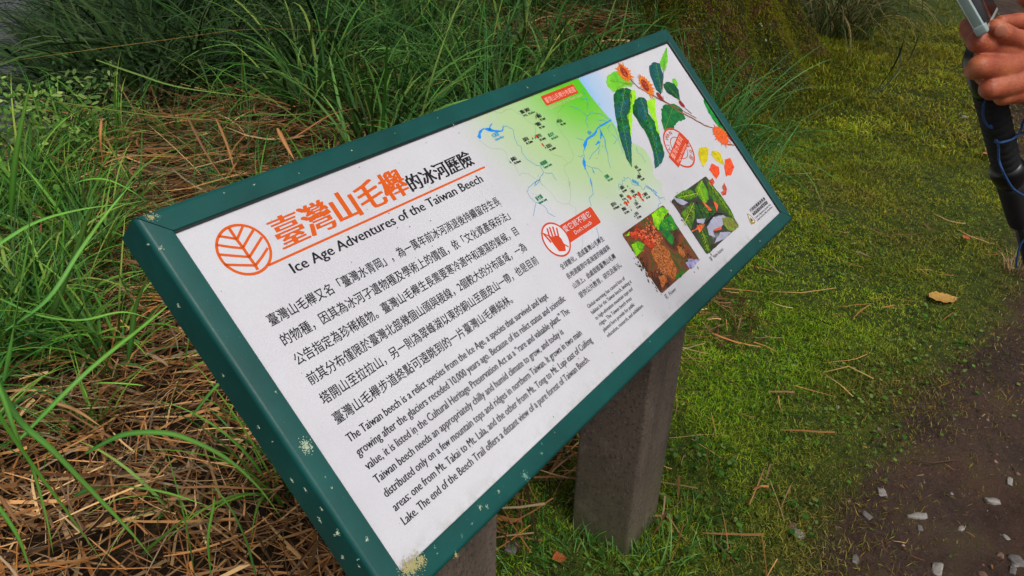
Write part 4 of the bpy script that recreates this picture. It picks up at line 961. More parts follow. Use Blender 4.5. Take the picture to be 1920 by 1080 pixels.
print_mesh('leaf_print', [leafpoly([(285, 480), (360, 478), (375, 640), (330, 665), (295, 600)]), leafpoly([(425, 930), (520, 925), (500, 1010), (440, 1062)])], 5, G_BL)
print_mesh('leaf_print', [leafpoly([(252, 545), (285, 600), (345, 730), (330, 720), (285, 640), (255, 600)])], 5, G_DD)
print_mesh('leaf_print', [leafpoly([(370, 490), (445, 465), (440, 540), (455, 640), (480, 780), (450, 740), (440, 670), (390, 590)])], 5, G_LM)
print_mesh('leaf_print', [leafpoly([(392, 195), (430, 165), (480, 175), (490, 220), (512, 270), (508, 350), (490, 440), (450, 400), (410, 300), (395, 250)])], 4, G_BL)
print_mesh('leaf_print', [leafpoly([(510, 350), (545, 330), (600, 345), (640, 400), (650, 490), (600, 460), (540, 420), (515, 380)])], 4, G_DD)
print_mesh('leaf_print', [leafpoly([(490, 560), (530, 520), (600, 515), (670, 560), (700, 640), (620, 680), (590, 730), (520, 745), (500, 680)], .002)], 3, ink('leaf_mid_ink', '0f5a2c', c2='1c7a3a', scale=70))
print_mesh('leaf_print', [leafpoly([(850, 455), (880, 500), (930, 590), (1000, 680), (1060, 760), (1090, 800), (1040, 790), (960, 690), (890, 590), (855, 510)])], 3, ink('leaf_edge_ink', '0c5a2a', c2='249a3c', scale=60))
lv = []
for L in [[(185, 390), (150, 600), (235, 1040)], [(320, 470), (400, 700), (475, 1040)], [(450, 180), (495, 420)], [(530, 345), (645, 480)], [(600, 520), (520, 740)], [(540, 50), (505, 240)], [(60, 320), (240, 350)], [(860, 470), (1060, 770)]]:
    q_ = px(Z7(L)); lv += stroke(q_, .0009, .0003, 2)
    for a_, b_ in zip(q_[:-1], q_[1:]):
        a_, b_ = Vector(a_), Vector(b_); d_ = (b_ - a_).normalized(); s_ = Vector((-d_.y, d_.x)); n_ = max(2, int((b_ - a_).length / .008))
        for k in range(n_): c_ = a_.lerp(b_, (k + .3) / n_); lv += stroke([c_, c_ + d_ * .005 + s_ * .005], .0004) + stroke([c_, c_ + d_ * .005 - s_ * .005], .0004)
print_mesh('leaf_veins_print', lv, 6, ink('vein_ink', '5a9a3c'))
def mottles(lines, n, spread, rmin, rmax, layer, mat, seed, Z=Z7, asp=1.6, name='leaf_highlight_print'):
    rr = random.Random(seed); out = []
    for L in lines:
        q_ = [Vector(p) for p in px(Z(L))]
        for k in range(n):
            i = rr.randrange(len(q_) - 1); c_ = q_[i].lerp(q_[i + 1], rr.random()); out.append(blob(c_.x + rr.gauss(0, spread), c_.y + rr.gauss(0, spread), rr.uniform(rmin, rmax), 7, rr.uniform(.5, asp), rr.random()))
    o = print_mesh(name, out, layer, mat); o['kind'] = 'stuff'
LF = [[(170, 430), (160, 600), (190, 760), (228, 940)], [(320, 500), (380, 680), (440, 800), (480, 940)]]
mottles(LF, 34, .0035, .0008, .0028, 5, ink('leaf_gloss_ink', '1c7a3a', c2='2c8a60', scale=150), 1)
mottles(LF, 26, .0035, .0007, .0022, 5.3, ink('leaf_teal_ink', '1f6478', c2='2c7a8c', scale=150), 2)
mottles(LF, 24, .0035, .0006, .0018, 5.6, G_DD, 3)
mottles([[(430, 200), (470, 380)], [(540, 620), (640, 600)]], 12, .003, .0006, .0018, 5.6, ink('leaf_teal2_ink', '1c6a5a', c2='2a8a4a', scale=150), 4)
mottles([[(150, 230), (210, 300)], [(330, 330), (410, 420)], [(940, 740), (1040, 830)]], 26, .0022, .0004, .0011, 9, ink('husk_dark_ink', '8a3a14'), 5, name='husk_detail_print')
mottles([[(150, 230), (210, 300)], [(330, 330), (410, 420)], [(940, 740), (1040, 830)]], 22, .0026, .0003, .0009, 9.3, ink('husk_pale_ink', 'e0b040'), 6, name='husk_detail_print')
tw = []
for L, w in [([(230, 310), (300, 380), (400, 430), (480, 480), (560, 520), (640, 580), (760, 640), (860, 700), (930, 720)], [.004, .0028, .0035, .004, .004, .0034, .0032, .003, .002]), ([(560, 530), (650, 560), (720, 600), (790, 640)], [.002, .002]), ([(505, 450), (510, 480), (530, 510)], [.0015, .002]), ([(520, 180), (510, 300), (500, 420)], [.001, .0012]), ([(650, 480), (700, 560), (750, 600)], [.0012, .002]), ([(120, 390), (180, 350), (260, 350)], [.0008, .001]), ([(1050, 860), (1140, 870)], [.004, .002])]: tw += stroke(px(Z7(L)), w, .0004, 3)
print_mesh('twig_print', tw, 6, TW)
def spiky(cx, cy, rx, ry, rot, Z, n=26, seed=0, sp=.35):
    rr = random.Random(seed); L = []
    for k in range(n * 2):
        a = math.pi * k / n; r = 1 + (rr.uniform(.1, sp) if k % 2 else 0); x, y = rx * r * math.cos(a), ry * r * math.sin(a); L.append((cx + x * math.cos(rot) - y * math.sin(rot), cy + x * math.sin(rot) + y * math.cos(rot)))
    return px(Z(L))
print_mesh('husk_print', [spiky(180, 255, 72, 38, .95, Z7, 20, seed=1, sp=.75), leafpoly([(132, 175), (170, 200), (150, 230)]), spiky(365, 365, 84, 32, 1.0, Z7, 20, seed=2, sp=.7)], 7, H_OR)
print_mesh('nut_print', [spiky(178, 252, 45, 22, .95, Z7, 12, 3, .1), spiky(355, 362, 55, 22, 1.05, Z7, 12, 4, .1), spiky(478, 455, 40, 13, .9, Z7, 12, 5, .1), spiky(665, 520, 35, 12, .85, Z7, 12, 6, .1), spiky(1085, 815, 40, 12, .8, Z7, 12, 7, .1)], 8, H_NUT)
print_mesh('husk_print', [spiky(995, 785, 82, 40, .95, Z7, 26, 8, .6)], 7, H_RD)
# round stamp
CU, CVv = .9755, .2528
ang = .0
print_mesh('stamp_ring', ring(CU, CVv, .0430, .0430, .0034) + ring(CU, CVv, .0240, .0240, .0016), 4, K_RED)
bandc, bb = Vector((CU - .004, CVv + .001)), math.radians(18)
def bandpt(x, y): return (bandc.x + x * math.cos(bb) - y * math.sin(bb), bandc.y + x * math.sin(bb) + y * math.cos(bb))
q = [pan(*p) for p in Z7([(555, 965), (645, 755), (728, 830), (640, 1055)])]
print_mesh('stamp_band', [[Vector(a) for a in q]], 5, K_RED)
dq = Vector(q[1]) - Vector(q[0]); ra = math.atan2(dq.y, dq.x); sq = Vector(q[3]) - Vector(q[0])
b0 = Vector(q[0]) + sq * .45 + dq * .08; text('臺灣水青岡', b0.x, b0.y, dq.length * .82, .0125, K_PALE, 6, rot=ra, name='stamp_text')
b0 = Vector(q[0]) + sq * .88 + dq * .12; text('Fagus hayatae', b0.x, b0.y, dq.length * .74, .0085, K_PALE, 6, rot=ra, name='stamp_text')
for k, ch in enumerate('TAIWAN'):
    a = math.radians(196 - k * 21); u, v = CU + .0285 * math.cos(a), CVv + .0285 * math.sin(a); text(ch, u, v, None, .0125, K_RED, 5, rot=a - math.pi / 2, name='stamp_text')
for k, ch in enumerate('殼斗科'):
    a = math.radians(-68 + k * 26); u, v = CU + .0375 * math.cos(a), CVv + .0375 * math.sin(a); text(ch, u, v, None, .0125, K_RED, 5, rot=a + math.pi / 2, name='stamp_text')
# loose leaves
print_mesh('yellow_leaf_print', [leafpoly([(812, 890), (850, 880), (892, 890), (888, 980), (850, 1055), (815, 980), (805, 930)], .0006), leafpoly([(918, 915), (960, 912), (995, 940), (1028, 1035), (960, 1000), (925, 960)], .0006)], 4, ink('yellow_leaf_ink', 'd8c818', c2='b8a40c', scale=120))
print_mesh('red_leaf_print', [leafpoly([(895, 1070), (920, 1020), (980, 1050), (985, 1105), (960, 1150), (925, 1110)], .0012), leafpoly([(1030, 985), (1075, 975), (1110, 1050), (1080, 1120), (1040, 1130), (1025, 1060)], .0012)], 5, ink('orange_leaf_ink', 'ee5a1c', c2='d8402c', scale=120))
print_mesh('red_leaf_print', [leafpoly([(690, 225), (715, 208), (732, 240), (712, 265), (692, 255)], .0008, Z8), leafpoly([(785, 270), (800, 242), (820, 290), (812, 330), (790, 335), (775, 310), (795, 300)], .0008, Z8)], 5, ink('crimson_leaf_ink', '9a241c', c2='d0604a', scale=160))
# two printed photographs
PHOTO = []
def photo_base(name, pts, cols, layer, scale):
    t = NT(name + '_ink'); P = t.coord('Object'); t.color(t.ramp(t.noise(scale, 5, .6, P, .6), cols)); t.rough(.4); return print_mesh(name, pts, layer, t.m)
photo_base('flower_photo', [rrect(.6720, .0655, .8215, .1820, .005)], [(.3, '140c06'), (.42, '4a2410'), (.5, '7a3a18'), (.58, '3a4a10'), (.7, '8a4a24')], 2, 22)
photo_base('new_leaves_photo', [rrect(.8495, .0640, 1.0015, .1797, .005)], [(.3, '141c10'), (.5, '2c3424'), (.62, '3f3a30'), (.75, '8f92a0')], 2, 22)
def P8(L, seed=1, r=.0012): return leafpoly(L, r, Z8, seed)
print_mesh('photo_detail', [P8([(275, 470), (350, 415), (400, 440), (350, 520), (330, 590), (300, 560)]), P8([(130, 690), (170, 665), (225, 690), (200, 740), (165, 775)]), P8([(80, 625), (115, 595), (115, 625)])], 3, ink('photo_bright_green', '9ad818', c2='4a9a18', scale=70))
print_mesh('photo_detail', [P8([(320, 600), (345, 520), (410, 470), (440, 520), (470, 580), (400, 590)]), P8([(345, 600), (400, 590), (440, 640), (425, 700), (390, 660)])], 4, ink('photo_leaf_green', '2f8a20', c2='0f5a30', scale=70))
print_mesh('photo_detail', [P8([(165, 550), (200, 590), (250, 640), (300, 600), (285, 550), (330, 620), (320, 700), (270, 720), (230, 690), (190, 640), (160, 660), (110, 610), (150, 600)], 3, .003)], 4, ink('photo_flower_red', 'd8502c', c2='8a2412', scale=110))
print_mesh('photo_detail', [P8([(270, 730), (330, 690), (390, 720), (440, 830), (455, 890), (430, 945), (380, 900), (330, 860), (290, 800)], 5, .003), P8([(455, 700), (490, 710), (520, 760), (505, 785), (470, 750)], 6, .002), P8([(320, 920), (370, 900), (390, 960), (350, 1010)], 7, .002)], 5, ink('photo_catkin', 'c8743a', c2='7a3a14', scale=240))
print_mesh('photo_detail', [P8([(520, 820), (560, 790), (600, 795), (628, 800), (590, 840), (550, 865)], 8, .002)], 5, ink('photo_lilac', 'a8a4d0', c2='3a3048', scale=60))
print_mesh('photo_detail', [P8([(440, 920), (490, 880), (520, 890), (460, 945)], 9, .002)], 4, ink('photo_shade_green', '1c5a14', c2='2f7a1c', scale=60))
M8 = lambda *a, **k: mottles(*a, Z=Z8, name='photo_detail', **k)
M8([[(300, 600), (330, 760), (360, 900)]], 150, .0052, .0006, .0016, 6, ink('catkin_a', 'c8824a'), 11)
M8([[(300, 620), (330, 760), (360, 900)]], 120, .0055, .0005, .0014, 6.3, ink('catkin_b', '8a4420'), 12)
M8([[(310, 620), (340, 760), (380, 900)]], 90, .0055, .0003, .0009, 6.6, ink('catkin_c', 'e0a86a'), 13)
M8([[(300, 620), (340, 760), (380, 900)]], 70, .0060, .0004, .0011, 6.8, ink('catkin_d', '3a180c'), 14)
M8([[(170, 600), (290, 640)], [(260, 560), (320, 650)]], 60, .005, .0006, .0020, 6, ink('flower_a', 'e0583a', c2='f08a5a', scale=200), 15)
M8([[(170, 600), (290, 640)], [(260, 560), (320, 650)]], 40, .006, .0005, .0016, 6.3, ink('flower_b', '5a140c'), 16)
M8([[(120, 680), (260, 900), (330, 1000)], [(440, 640), (590, 860)]], 45, .006, .0010, .0036, 2.5, ink('photo_dim_a', '3a1a0c', c2='7a3c18', scale=120), 17, asp=.8)
M8([[(420, 620), (560, 800)], [(160, 800), (260, 900)]], 36, .006, .0008, .0030, 2.7, ink('photo_dim_b', '1c0e08', c2='2c3a10', scale=120), 18, asp=.8)
M8([[(330, 480), (390, 470)], [(350, 560), (440, 560)], [(170, 700), (210, 710)]], 30, .005, .0006, .0022, 5, ink('photo_leaf_lit', '8ac428', c2='3a8a1c', scale=200), 19, asp=.8)
M8([[(470, 700), (510, 770)]], 60, .0028, .0005, .0013, 6, ink('catkin_e', 'b07038'), 20)
# new leaves
NL = [[(440, 345), (500, 300), (560, 290), (600, 340), (540, 370), (480, 360)], [(585, 290), (640, 225), (680, 300), (690, 360), (660, 395), (620, 350)], [(670, 215), (720, 260), (790, 350), (850, 440), (880, 510), (820, 470), (740, 400), (690, 330)], [(480, 470), (570, 380), (590, 400), (585, 500), (560, 580), (520, 530)], [(605, 600), (665, 555), (700, 640), (710, 700), (680, 760), (640, 710)], [(590, 400), (660, 400), (740, 420), (730, 480), (670, 500), (600, 500)], [(415, 380), (500, 400), (520, 420), (480, 460)], [(700, 685), (765, 685), (700, 745)]]
for i, L in enumerate(NL): print_mesh('photo_detail', [P8(L, i, .001)], 3 + i % 2, ink('photo_new_leaf', ['4f8a1c', '6aa81c', '4c7a1c', '5a8a20', '2c4a20', '1c3a20', '3a2c24', '2f2c1c'][i], c2=['2a4a14', '3a7a14', '24401a', '33301c', '38501c', '2c5a24', '5a4a40', '3a3a1c'][i], scale=60))
vein = []
for L in [[(600, 340), (640, 225), ], [(690, 240), (870, 500)], [(500, 560), (580, 390)], [(640, 590), (685, 740)], [(470, 350), (600, 320)], [(610, 250), (665, 390)]]:
    vein += stroke(px(Z8(L)), .0009)
    a, b = [Vector(p) for p in px(Z8(L))]; d = (b - a).normalized(); s = Vector((-d.y, d.x))
    for k in range(1, 7): c = a.lerp(b, k / 7.5); vein += stroke([c, c + (d * .006 + s * .007)], .0004) + stroke([c, c + (d * .006 - s * .007)], .0004)
print_mesh('photo_detail', vein, 6, ink('photo_vein', 'b8d028'))
print_mesh('photo_detail', stroke(px(Z8([(600, 380), (640, 480), (670, 535), (740, 465), (790, 468)])), .0022), 6, ink('photo_twig', '14100e'))
print_mesh('photo_detail', [P8(L, i + 20, .001) for i, L in enumerate([[(640, 380), (660, 390), (710, 440), (690, 445)], [(600, 550), (660, 545), (620, 605)], [(560, 600), (600, 565), (610, 580)], [(720, 375), (755, 400), (745, 450)], [(720, 585), (780, 560), (780, 580), (740, 592)]])], 7, ink('photo_bud', 'd8401c', c2='e8784a', scale=90))
print_mesh('photo_detail', [P8([(675, 560), (720, 490), (790, 475), (830, 500), (780, 560), (720, 590), (735, 640), (690, 620)], 31, .001), P8([(600, 505), (665, 500), (650, 540), (605, 530)], 32, .0006), P8([(430, 350), (500, 365), (540, 385), (500, 405), (460, 385)], 33, .001), P8([(770, 600), (850, 600), (800, 650), (730, 680)], 34, .001)], 5, ink('photo_sky', 'b4b4cc', c2='9a9aae', scale=14))
print_mesh('photo_detail', [P8([(785, 500), (830, 490), (880, 520), (905, 550), (870, 590), (820, 580), (790, 540)], 35, .003)], 6, ink('photo_bud_leaf', '6a5a2c', c2='7a9a3c', scale=160))
M8([[(470, 340), (560, 320)], [(620, 250), (660, 360)], [(700, 260), (850, 470)], [(500, 540), (570, 420)], [(650, 600), (690, 740)], [(620, 440), (720, 450)]], 30, .004, .0005, .0020, 6.5, ink('new_leaf_lit', '5a8a20', c2='86b030', scale=200), 21, asp=.8)
M8([[(470, 340), (560, 320)], [(700, 260), (850, 470)], [(500, 540), (570, 420)], [(650, 600), (690, 740)], [(620, 440), (720, 450)], [(420, 390), (500, 420)]], 24, .004, .0005, .0020, 6.7, ink('new_leaf_dim', '18240c', c2='3a2a1c', scale=200), 22, asp=.8)
M8([[(790, 520), (890, 570)], [(600, 560), (660, 570)]], 34, .0026, .0004, .0014, 8, ink('bud_lit', 'b06a3c', c2='8a9a3c', scale=300), 23, asp=.8)
text('花  Flower', .6755, .0535, .038, .0095, K_BLACK, 3); text('芽  New leaves', .8495, .0500, .056, .0095, K_BLACK, 3)
# agency mark
g_ = lambda L: px([(1380 + x / 12, 350 + y / 12) for x, y in L])
print_mesh('agency_mark', [g_([(240, 600), (330, 640), (440, 770), (425, 825), (345, 860), (300, 780)])], 2, ink('mark_gold_ink', 'a8842c'))
print_mesh('agency_mark', [g_([(268, 628), (325, 662), (412, 770), (402, 800), (345, 800), (312, 750)])], 3, K_WHITE)
print_mesh('agency_mark', [g_([(310, 690), (395, 765), (360, 770), (365, 800), (345, 800), (340, 775), (325, 770)])], 4, ink('mark_green_ink', '0c6a4a'))
text('行政院農業委員會', 1.0690, .0690, .082, .0078, K_BLACK, 3, shift=[(.0003, 0), (0, .0003)]); text('林務局羅東林區管理處', 1.0700, .0598, .080, .0082, K_BLACK, 3, shift=[(.0003, 0), (0, .0003)])
text('Council of Agriculture, Executive Yuan', 1.0705, .0528, .086, .0060, K_BLACK, 3); text('Luodong Forest District Office, Forestry Bureau', 1.0705, .0468, .086, .0060, K_BLACK, 3)
flush_text()

# ------------------------------------------------------------------ lichen crusts on the green frame
def crust(name, u, v, r, n, c, seed, face='front', dens=1.0):
    rr = random.Random(seed); bm = bmesh.new(); big = n > 80
    if not big: r *= .62; n = int(n * .7) + 2
    for k in range(n):
        a = rr.uniform(0, 6.283); q = min(abs(rr.gauss(0, .5)), 1.15) * r; s = rr.uniform(.0003, .0009) * (.7 + r * 25)
        x, y = q * math.cos(a) * (1 + .3 * math.sin(seed)), q * math.sin(a); b0 = rr.uniform(0, 6.28); m = rr.choice((4, 5, 6)); h = rr.uniform(.0003, .0009)
        vs = [(x + s * rr.uniform(.6, 1.3) * math.cos(b0 + 6.283 * j / m), y + s * rr.uniform(.6, 1.3) * math.sin(b0 + 6.283 * j / m)) for j in range(m)]
        if face == 'front': P_ = [to_sign(u + p, v + q_, .0002) for p, q_ in vs]; top = to_sign(u + x, v + y, h)
        else: P_ = [to_sign(-.0002, v + q_, u + p) for p, q_ in vs][::-1]; top = to_sign(-h, v + y, u + x)
        vv = [bm.verts.new(p) for p in P_]; t_ = bm.verts.new(top)
        for j in range(m): bm.faces.new((vv[j], vv[(j + 1) % m], t_))
    return from_bm(name, bm, LM[c], sign)
LM = [flat('pale_lichen', 'a9b8a0', .9), flat('yellow_lichen', 'a8a070', .9), flat('bluish_lichen', '6f9a8c', .9)]
def fr(px_, py_): return pan(px_, py_, 0)
for i, (a, b, r, n, c) in enumerate([(283, 407, .0085, 90, 1), (297, 406, .004, 20, 2), (300, 466, .0045, 40, 0), (278, 458, .0025, 14, 0), (517, 735, .0035, 30, 0), (574, 836, .0095, 260, 0), (622, 915, .0028, 16, 0), (632, 1000, .0055, 50, 0), (610, 895, .003, 10, 2), (688, 1012, .0045, 60, 0), (670, 1050, .003, 12, 2),
                                 (985, 892, .0075, 110, 2), (935, 922, .004, 30, 0), (900, 952, .006, 60, 0), (913, 950, .0035, 30, 0), (885, 982, .003, 14, 2), (866, 1005, .0035, 16, 2), (815, 1027, .0035, 14, 2), (820, 1038, .002, 8, 2), (855, 1041, .006, 80, 1), (774, 1060, .0125, 520, 1), (762, 1068, .009, 260, 1), (788, 1052, .008, 220, 1), (1016, 832, .003, 14, 2), (1040, 811, .002, 10, 2), (1015, 850, .005, 40, 2), (1218, 640, .003, 18, 2), (1370, 507, .0035, 26, 0), (1425, 452, .003, 20, 0), (1480, 401, .002, 10, 0),
                                 (989, 164, .004, 24, 0), (850, 234, .003, 12, 0), (820, 221, .002, 8, 2), (476, 347, .003, 12, 0), (660, 282, .0025, 10, 0), (420, 362, .002, 8, 0), (1040, 142, .002, 6, 2), (1197, 85, .002, 6, 0), (1110, 128, .0015, 5, 2), (560, 325, .0015, 5, 0), (740, 250, .002, 7, 2)]):
    u, v = fr(a, b); crust('lichen_spot', u, v, r, n, c, i)
for i, (w, v, r, n) in enumerate([(-.026, .385, .0055, 70), (-.03, .30, .003, 20), (-.028, .235, .004, 36), (-.02, .215, .0025, 14), (-.032, .17, .005, 60), (-.018, .155, .005, 60), (-.012, .13, .004, 40), (-.03, .12, .006, 60), (-.02, .10, .003, 20), (-.033, .075, .005, 50), (-.014, .06, .004, 30)]):
    crust('lichen_spot', w, v, r, n, 0, 100 + i, 'side')
# specks of dirt lying on the panel
bm = bmesh.new()
for k in range(240):
    u, v = random.uniform(.035, 1.165), random.uniform(.035, .445); s = random.choice([.0003, .0004, .0005, .0009]); a0 = random.uniform(0, 6.28)
    bm.faces.new([bm.verts.new(to_sign(u + s * random.uniform(.5, 1.3) * math.cos(a0 + 1.2566 * j), v + s * random.uniform(.5, 1.3) * math.sin(a0 + 1.2566 * j), -.0030)) for j in range(5)])
o = from_bm('dirt_specks', bm, flat('dirt_speck', '2c2420', .9), panel); o['kind'] = 'stuff'

# ------------------------------------------------------------------ stones on the trail
def stone_material(name, a, b):
    t = NT(name); P = t.coord('Object'); n = t.noise(35, 6, .65, P); t.color(t.ramp(n, [(.3, a), (.7, b)])); t.rough(.6); t.bump(n, .5, .004); return t.m
SM = [stone_material('pale_stone', '6f6964', '9a938d'), stone_material('grey_stone', '4a4543', '7a7470'), stone_material('brown_stone', '523c32', '7a5c4c')]
def stone(px_, py_, wpx, asp, rz, m, label, flatn=.34, seed=0):
    p = at_ground(px_, py_, -.02); s = wpx * np.linalg.norm((p - CAM)) * .93 / FPX * .5
    bm = bmesh.new(); bmesh.ops.create_icosphere(bm, subdivisions=3, radius=1)
    for v in bm.verts:
        d = v.co.copy(); k = 1 + .5 * noise.noise(d * 1.1 + Vector((seed * 3.1, 0, 0))) + .2 * noise.noise(d * 3.5 + Vector((0, seed, 0)))
        q = d * k; 
        for ax in range(3): q[ax] = math.copysign(min(abs(q[ax]), .78 + .1 * noise.noise(Vector((seed, ax, 1)))), q[ax])
        v.co = Vector((q.x * s, q.y * s * asp, q.z * s * flatn))
    o = from_bm('stone', bm, SM[m], None, True); o.location = (p[0], p[1], float(height(p[0], p[1])) + s * flatn * .05); o.rotation_euler = (random.uniform(-.2, .2), random.uniform(-.2, .2), rz)
    return tag(o, label, 'stone', 'stones lying on the dirt trail')
for i, a in enumerate([(1652, 930, 26, .75, .4, 0, 'pale angular stone where the grass meets the trail'), (1623, 972, 24, .6, 1.2, 1, 'dark grey stone with a pale face just below the pale angular one'), (1484, 995, 22, .8, .2, 2, 'brownish stone half hidden in the lawn, upper of the touching pair'), (1494, 1010, 28, .85, .9, 0, 'flat pale pinkish stone, lower of the touching pair in the lawn'),
                       (1718, 972, 46, .3, -.9, 0, 'long thin pale sliver of stone on the bare trail'), (1724, 992, 16, .7, .3, 1, 'small grey stone directly under the long pale sliver'), (1805, 986, 18, .55, -.4, 0, 'small white triangular stone right of the long sliver'), (1862, 935, 34, .45, -.9, 0, 'flat pale stone sunk in the dirt near the right edge'),
                       (1893, 903, 22, .5, .1, 0, 'small pale stone nearest the right edge, above the flat one'), (1784, 922, 12, .6, .5, 0, 'tiny pale pebble in the middle of the trail'), (1891, 998, 16, .6, .8, 0, 'small oval white pebble near the lower right edge'), (1880, 1033, 16, .85, 0, 2, 'round reddish brown pebble at the lower right'),
                       (1602, 1055, 26, .6, .2, 1, 'grey stone at the lower edge of the lawn'), (1758, 1066, 34, .6, .1, 0, 'broad cream stone cut by the bottom edge'), (1910, 1045, 36, .8, .5, 1, 'large grey stone in the lower right corner'), (1902, 1064, 24, .5, 0, 1, 'flat grey pebble below the large grey stone'),
                       (1845, 1074, 26, .8, .6, 2, 'brown rounded stone at the bottom right edge'), (1805, 228, 16, .7, .2, 0, 'small white stone in the far grass left of the pole'), (1645, 812, 14, .7, .4, 1, 'small grey pebble under a thin twig'), (1600, 790, 14, .7, .4, 2, 'brown pebble in the yellowish grass'), (1568, 772, 12, .7, .4, 0, 'tiny greenish pebble in the olive grass'), (960, 1045, 40, .7, .3, 1, 'grey stone half hidden in grass between the two posts')]):
    stone(*a, seed=i)
# fine gravel and crumbs of earth
Vs, Fs, Cs, off = [], [], [], 0
x, y = scatter(26000, .6, 4.5, -1.6, .2, lambda x, y: smooth(-.25, .05, trail_d(x, y)) * (.35 + .5 * smooth(-.3, .9, wav(x, y, 6))))
n = len(x); oct_ = np.array([[1, 0, 0], [0, 1, 0], [-1, 0, 0], [0, -1, 0], [0, 0, .7], [0, 0, -.7]]); of = np.array([[0, 1, 4], [1, 2, 4], [2, 3, 4], [3, 0, 4], [1, 0, 5], [2, 1, 5], [3, 2, 5], [0, 3, 5]])
s = rng.exponential(.0016, n) + .0007; s = np.minimum(s, .008)
P = np.stack([x, y, height(x, y) - .001], -1)[:, None] + oct_[None] * s[:, None, None] * rng.uniform(.6, 1.4, (n, 6, 1))
gc = palette(n, ['3f3029', '6a564a', '857468', '2a1e19', '4a3a32', '6a4438'], .35); pale_k = rng.random(n) < .03; gc[pale_k] = lin('a09a94')
stuff(link('trail_gravel', mesh_np('trail_gravel', P.reshape(-1, 3), (of[None] + 6 * np.arange(n)[:, None, None]).reshape(-1, 3), np.repeat(gc, 6, 0)), None, attr_mat('gravel', .8, 0, .3)), 'fine gravel and earth crumbs strewn over the bare trail', 'gravel')

v, f, c = straw_layer(1500, .8, 4.5, -1.6, .2, (.008, .035), (.0010, .0026), .004, lambda x, y: smooth(-.4, .0, trail_d(x, y)) * .8)
stuff(link('trail_litter', mesh_np('trail_litter', v, f, c * .55, True), None, M_STRAW), 'tiny dead grass crumbs and bark bits on the bare trail', 'litter')
# fallen leaves
def fallen_leaf(px_, py_, L, w, rz, c, label, curl=.3, ragged=.15, seed=0, lift=.012):
    p = at_ground(px_, py_, .01); rr = random.Random(seed); n, m = 16, 6; V_, F_ = [], []
    for i in range(n + 1):
        s = i / n; hw = w * .5 * (math.sin(math.pi * s ** .8) ** .75 + .03) * (1 + rr.uniform(-ragged, ragged))
        for j in range(m + 1):
            q = j / m * 2 - 1; V_.append(((s - .5) * L, q * hw, curl * w * (q * q) * .4 + .08 * L * math.sin(s * 4 + 1) * curl + .0015 * math.sin(i * 2.1) * abs(q)))
    F_ = [(i * (m+1) + j, i * (m+1) + j + 1, (i+1) * (m+1) + j + 1, (i+1) * (m+1) + j) for i in range(n) for j in range(m)]
    me = bpy.data.meshes.new('fallen_leaf'); me.from_pydata(V_, [], F_)
    for q in me.polygons: q.use_smooth = True
    t = NT('dead_leaf'); P = t.coord('Object'); t.color(t.ramp(t.noise(60, 5, .6, P), [(.35, c), (.7, tuple(min(1, x * 1.5) for x in lin(c)))])); t.rough(.55); t.bump(t.noise(120, 3, .5, P), .3, .002)
    o = link('fallen_leaf', me, None, t.m); o.location = (p[0], p[1], float(height(p[0], p[1])) + lift); o.rotation_euler = (rr.uniform(-.15, .15), rr.uniform(-.15, .15), rz)
    tag(o, label, 'leaf')
    bm = bmesh.new(); tube(bm, [(L * .46, 0, .001), (L * .56, .003, .003), (L * .64, .008, .004)], [.0008, .0007, .0005], 5); from_bm('leaf_stalk', bm, t.m, o)
fallen_leaf(1769, 557, .125, .062, -.75, '9a7434', 'golden yellow fallen leaf on the olive grass near the trail', seed=1, lift=.014, curl=.18)
fallen_leaf(1856, 294, .085, .045, -.9, 'a06040', 'small pinkish brown leaf on the grass beside the trekking pole', seed=2, lift=.02)
fallen_leaf(1808, 455, .04, .03, .3, 'a04c24', 'tiny reddish leaf scrap right of the lawn', seed=3, lift=.02)
fallen_leaf(1047, 1058, .035, .03, .8, '8a4a20', 'small rusty leaf at the foot of the right post', seed=4, lift=.02)
# twigs
def twig(pts, r, label, c='4a3426'):
    P_ = [Vector(at_ground(a, b, .012)) + Vector((0, 0, float(height(*at_ground(a, b, .012)[:2])) + dz)) for a, b, dz in pts]
    bm = bmesh.new(); tube(bm, P_, r, 6); tag(from_bm('twig', bm, flat('twig_bark', c, .85), None, True), label, 'twig')
twig([(1690, 803, .004), (1665, 815, .012), (1635, 828, .004)], .0016, 'thin dark twig by the grey pebble on the lawn edge')
twig([(1710, 862, .003), (1750, 868, .008), (1795, 860, .003)], .0018, 'thin brown twig lying flat on the bare trail')
twig([(1545, 697, .01), (1590, 692, .02), (1638, 712, .008)], .0018, 'pale bent stalk lying on the yellow-green lawn', 'b09050')
twig([(1542, 700, .012), (1575, 722, .016), (1600, 742, .008)], .0018, 'pale stalk crossing the bent one on the lawn', 'b89858')
twig([(1440, 552, .02), (1500, 560, .03), (1565, 545, .02)], .002, 'long pale stalk in the grass beyond the sign corner', 'a88850')
twig([(1432, 880, .012), (1420, 915, .02), (1404, 950, .008)], .002, 'reddish tan stalk lying in the bright grass', 'a07040')
for i, (a, b) in enumerate([(1385, 560), (1410, 590), (1360, 620)]):
    P_ = at_ground(a, b, .02)
    v, f, c = ribbon_arrays(base=np.tile([[0, 0, 0.]], (26, 1)) + rng.normal(0, .03, (26, 3)) * [1, 1, .1], az=rng.uniform(0, 6.28, 26), tilt=rng.uniform(.9, 1.6, 26), curve=rng.normal(.3, .3, 26), L=rng.uniform(.06, .16, 26), w=np.full(26, .0025), K=5, roll=rng.normal(0, .6, 26), taper='straw', col=palette(26, ['5a3a28', '7a4c34', '4a2c22'], .3))
    o = link('dead_sprig', mesh_np('dead_sprig', v, f, c, True), None, M_STRAW); o.location = (P_[0], P_[1], float(height(P_[0], P_[1])) + .015); tag(o, ['reddish dead grass sprig right of the sign corner', 'reddish brown dead sprig, middle of three beside the sign', 'reddish dead sprig nearest the right post'][i], 'dead grass')
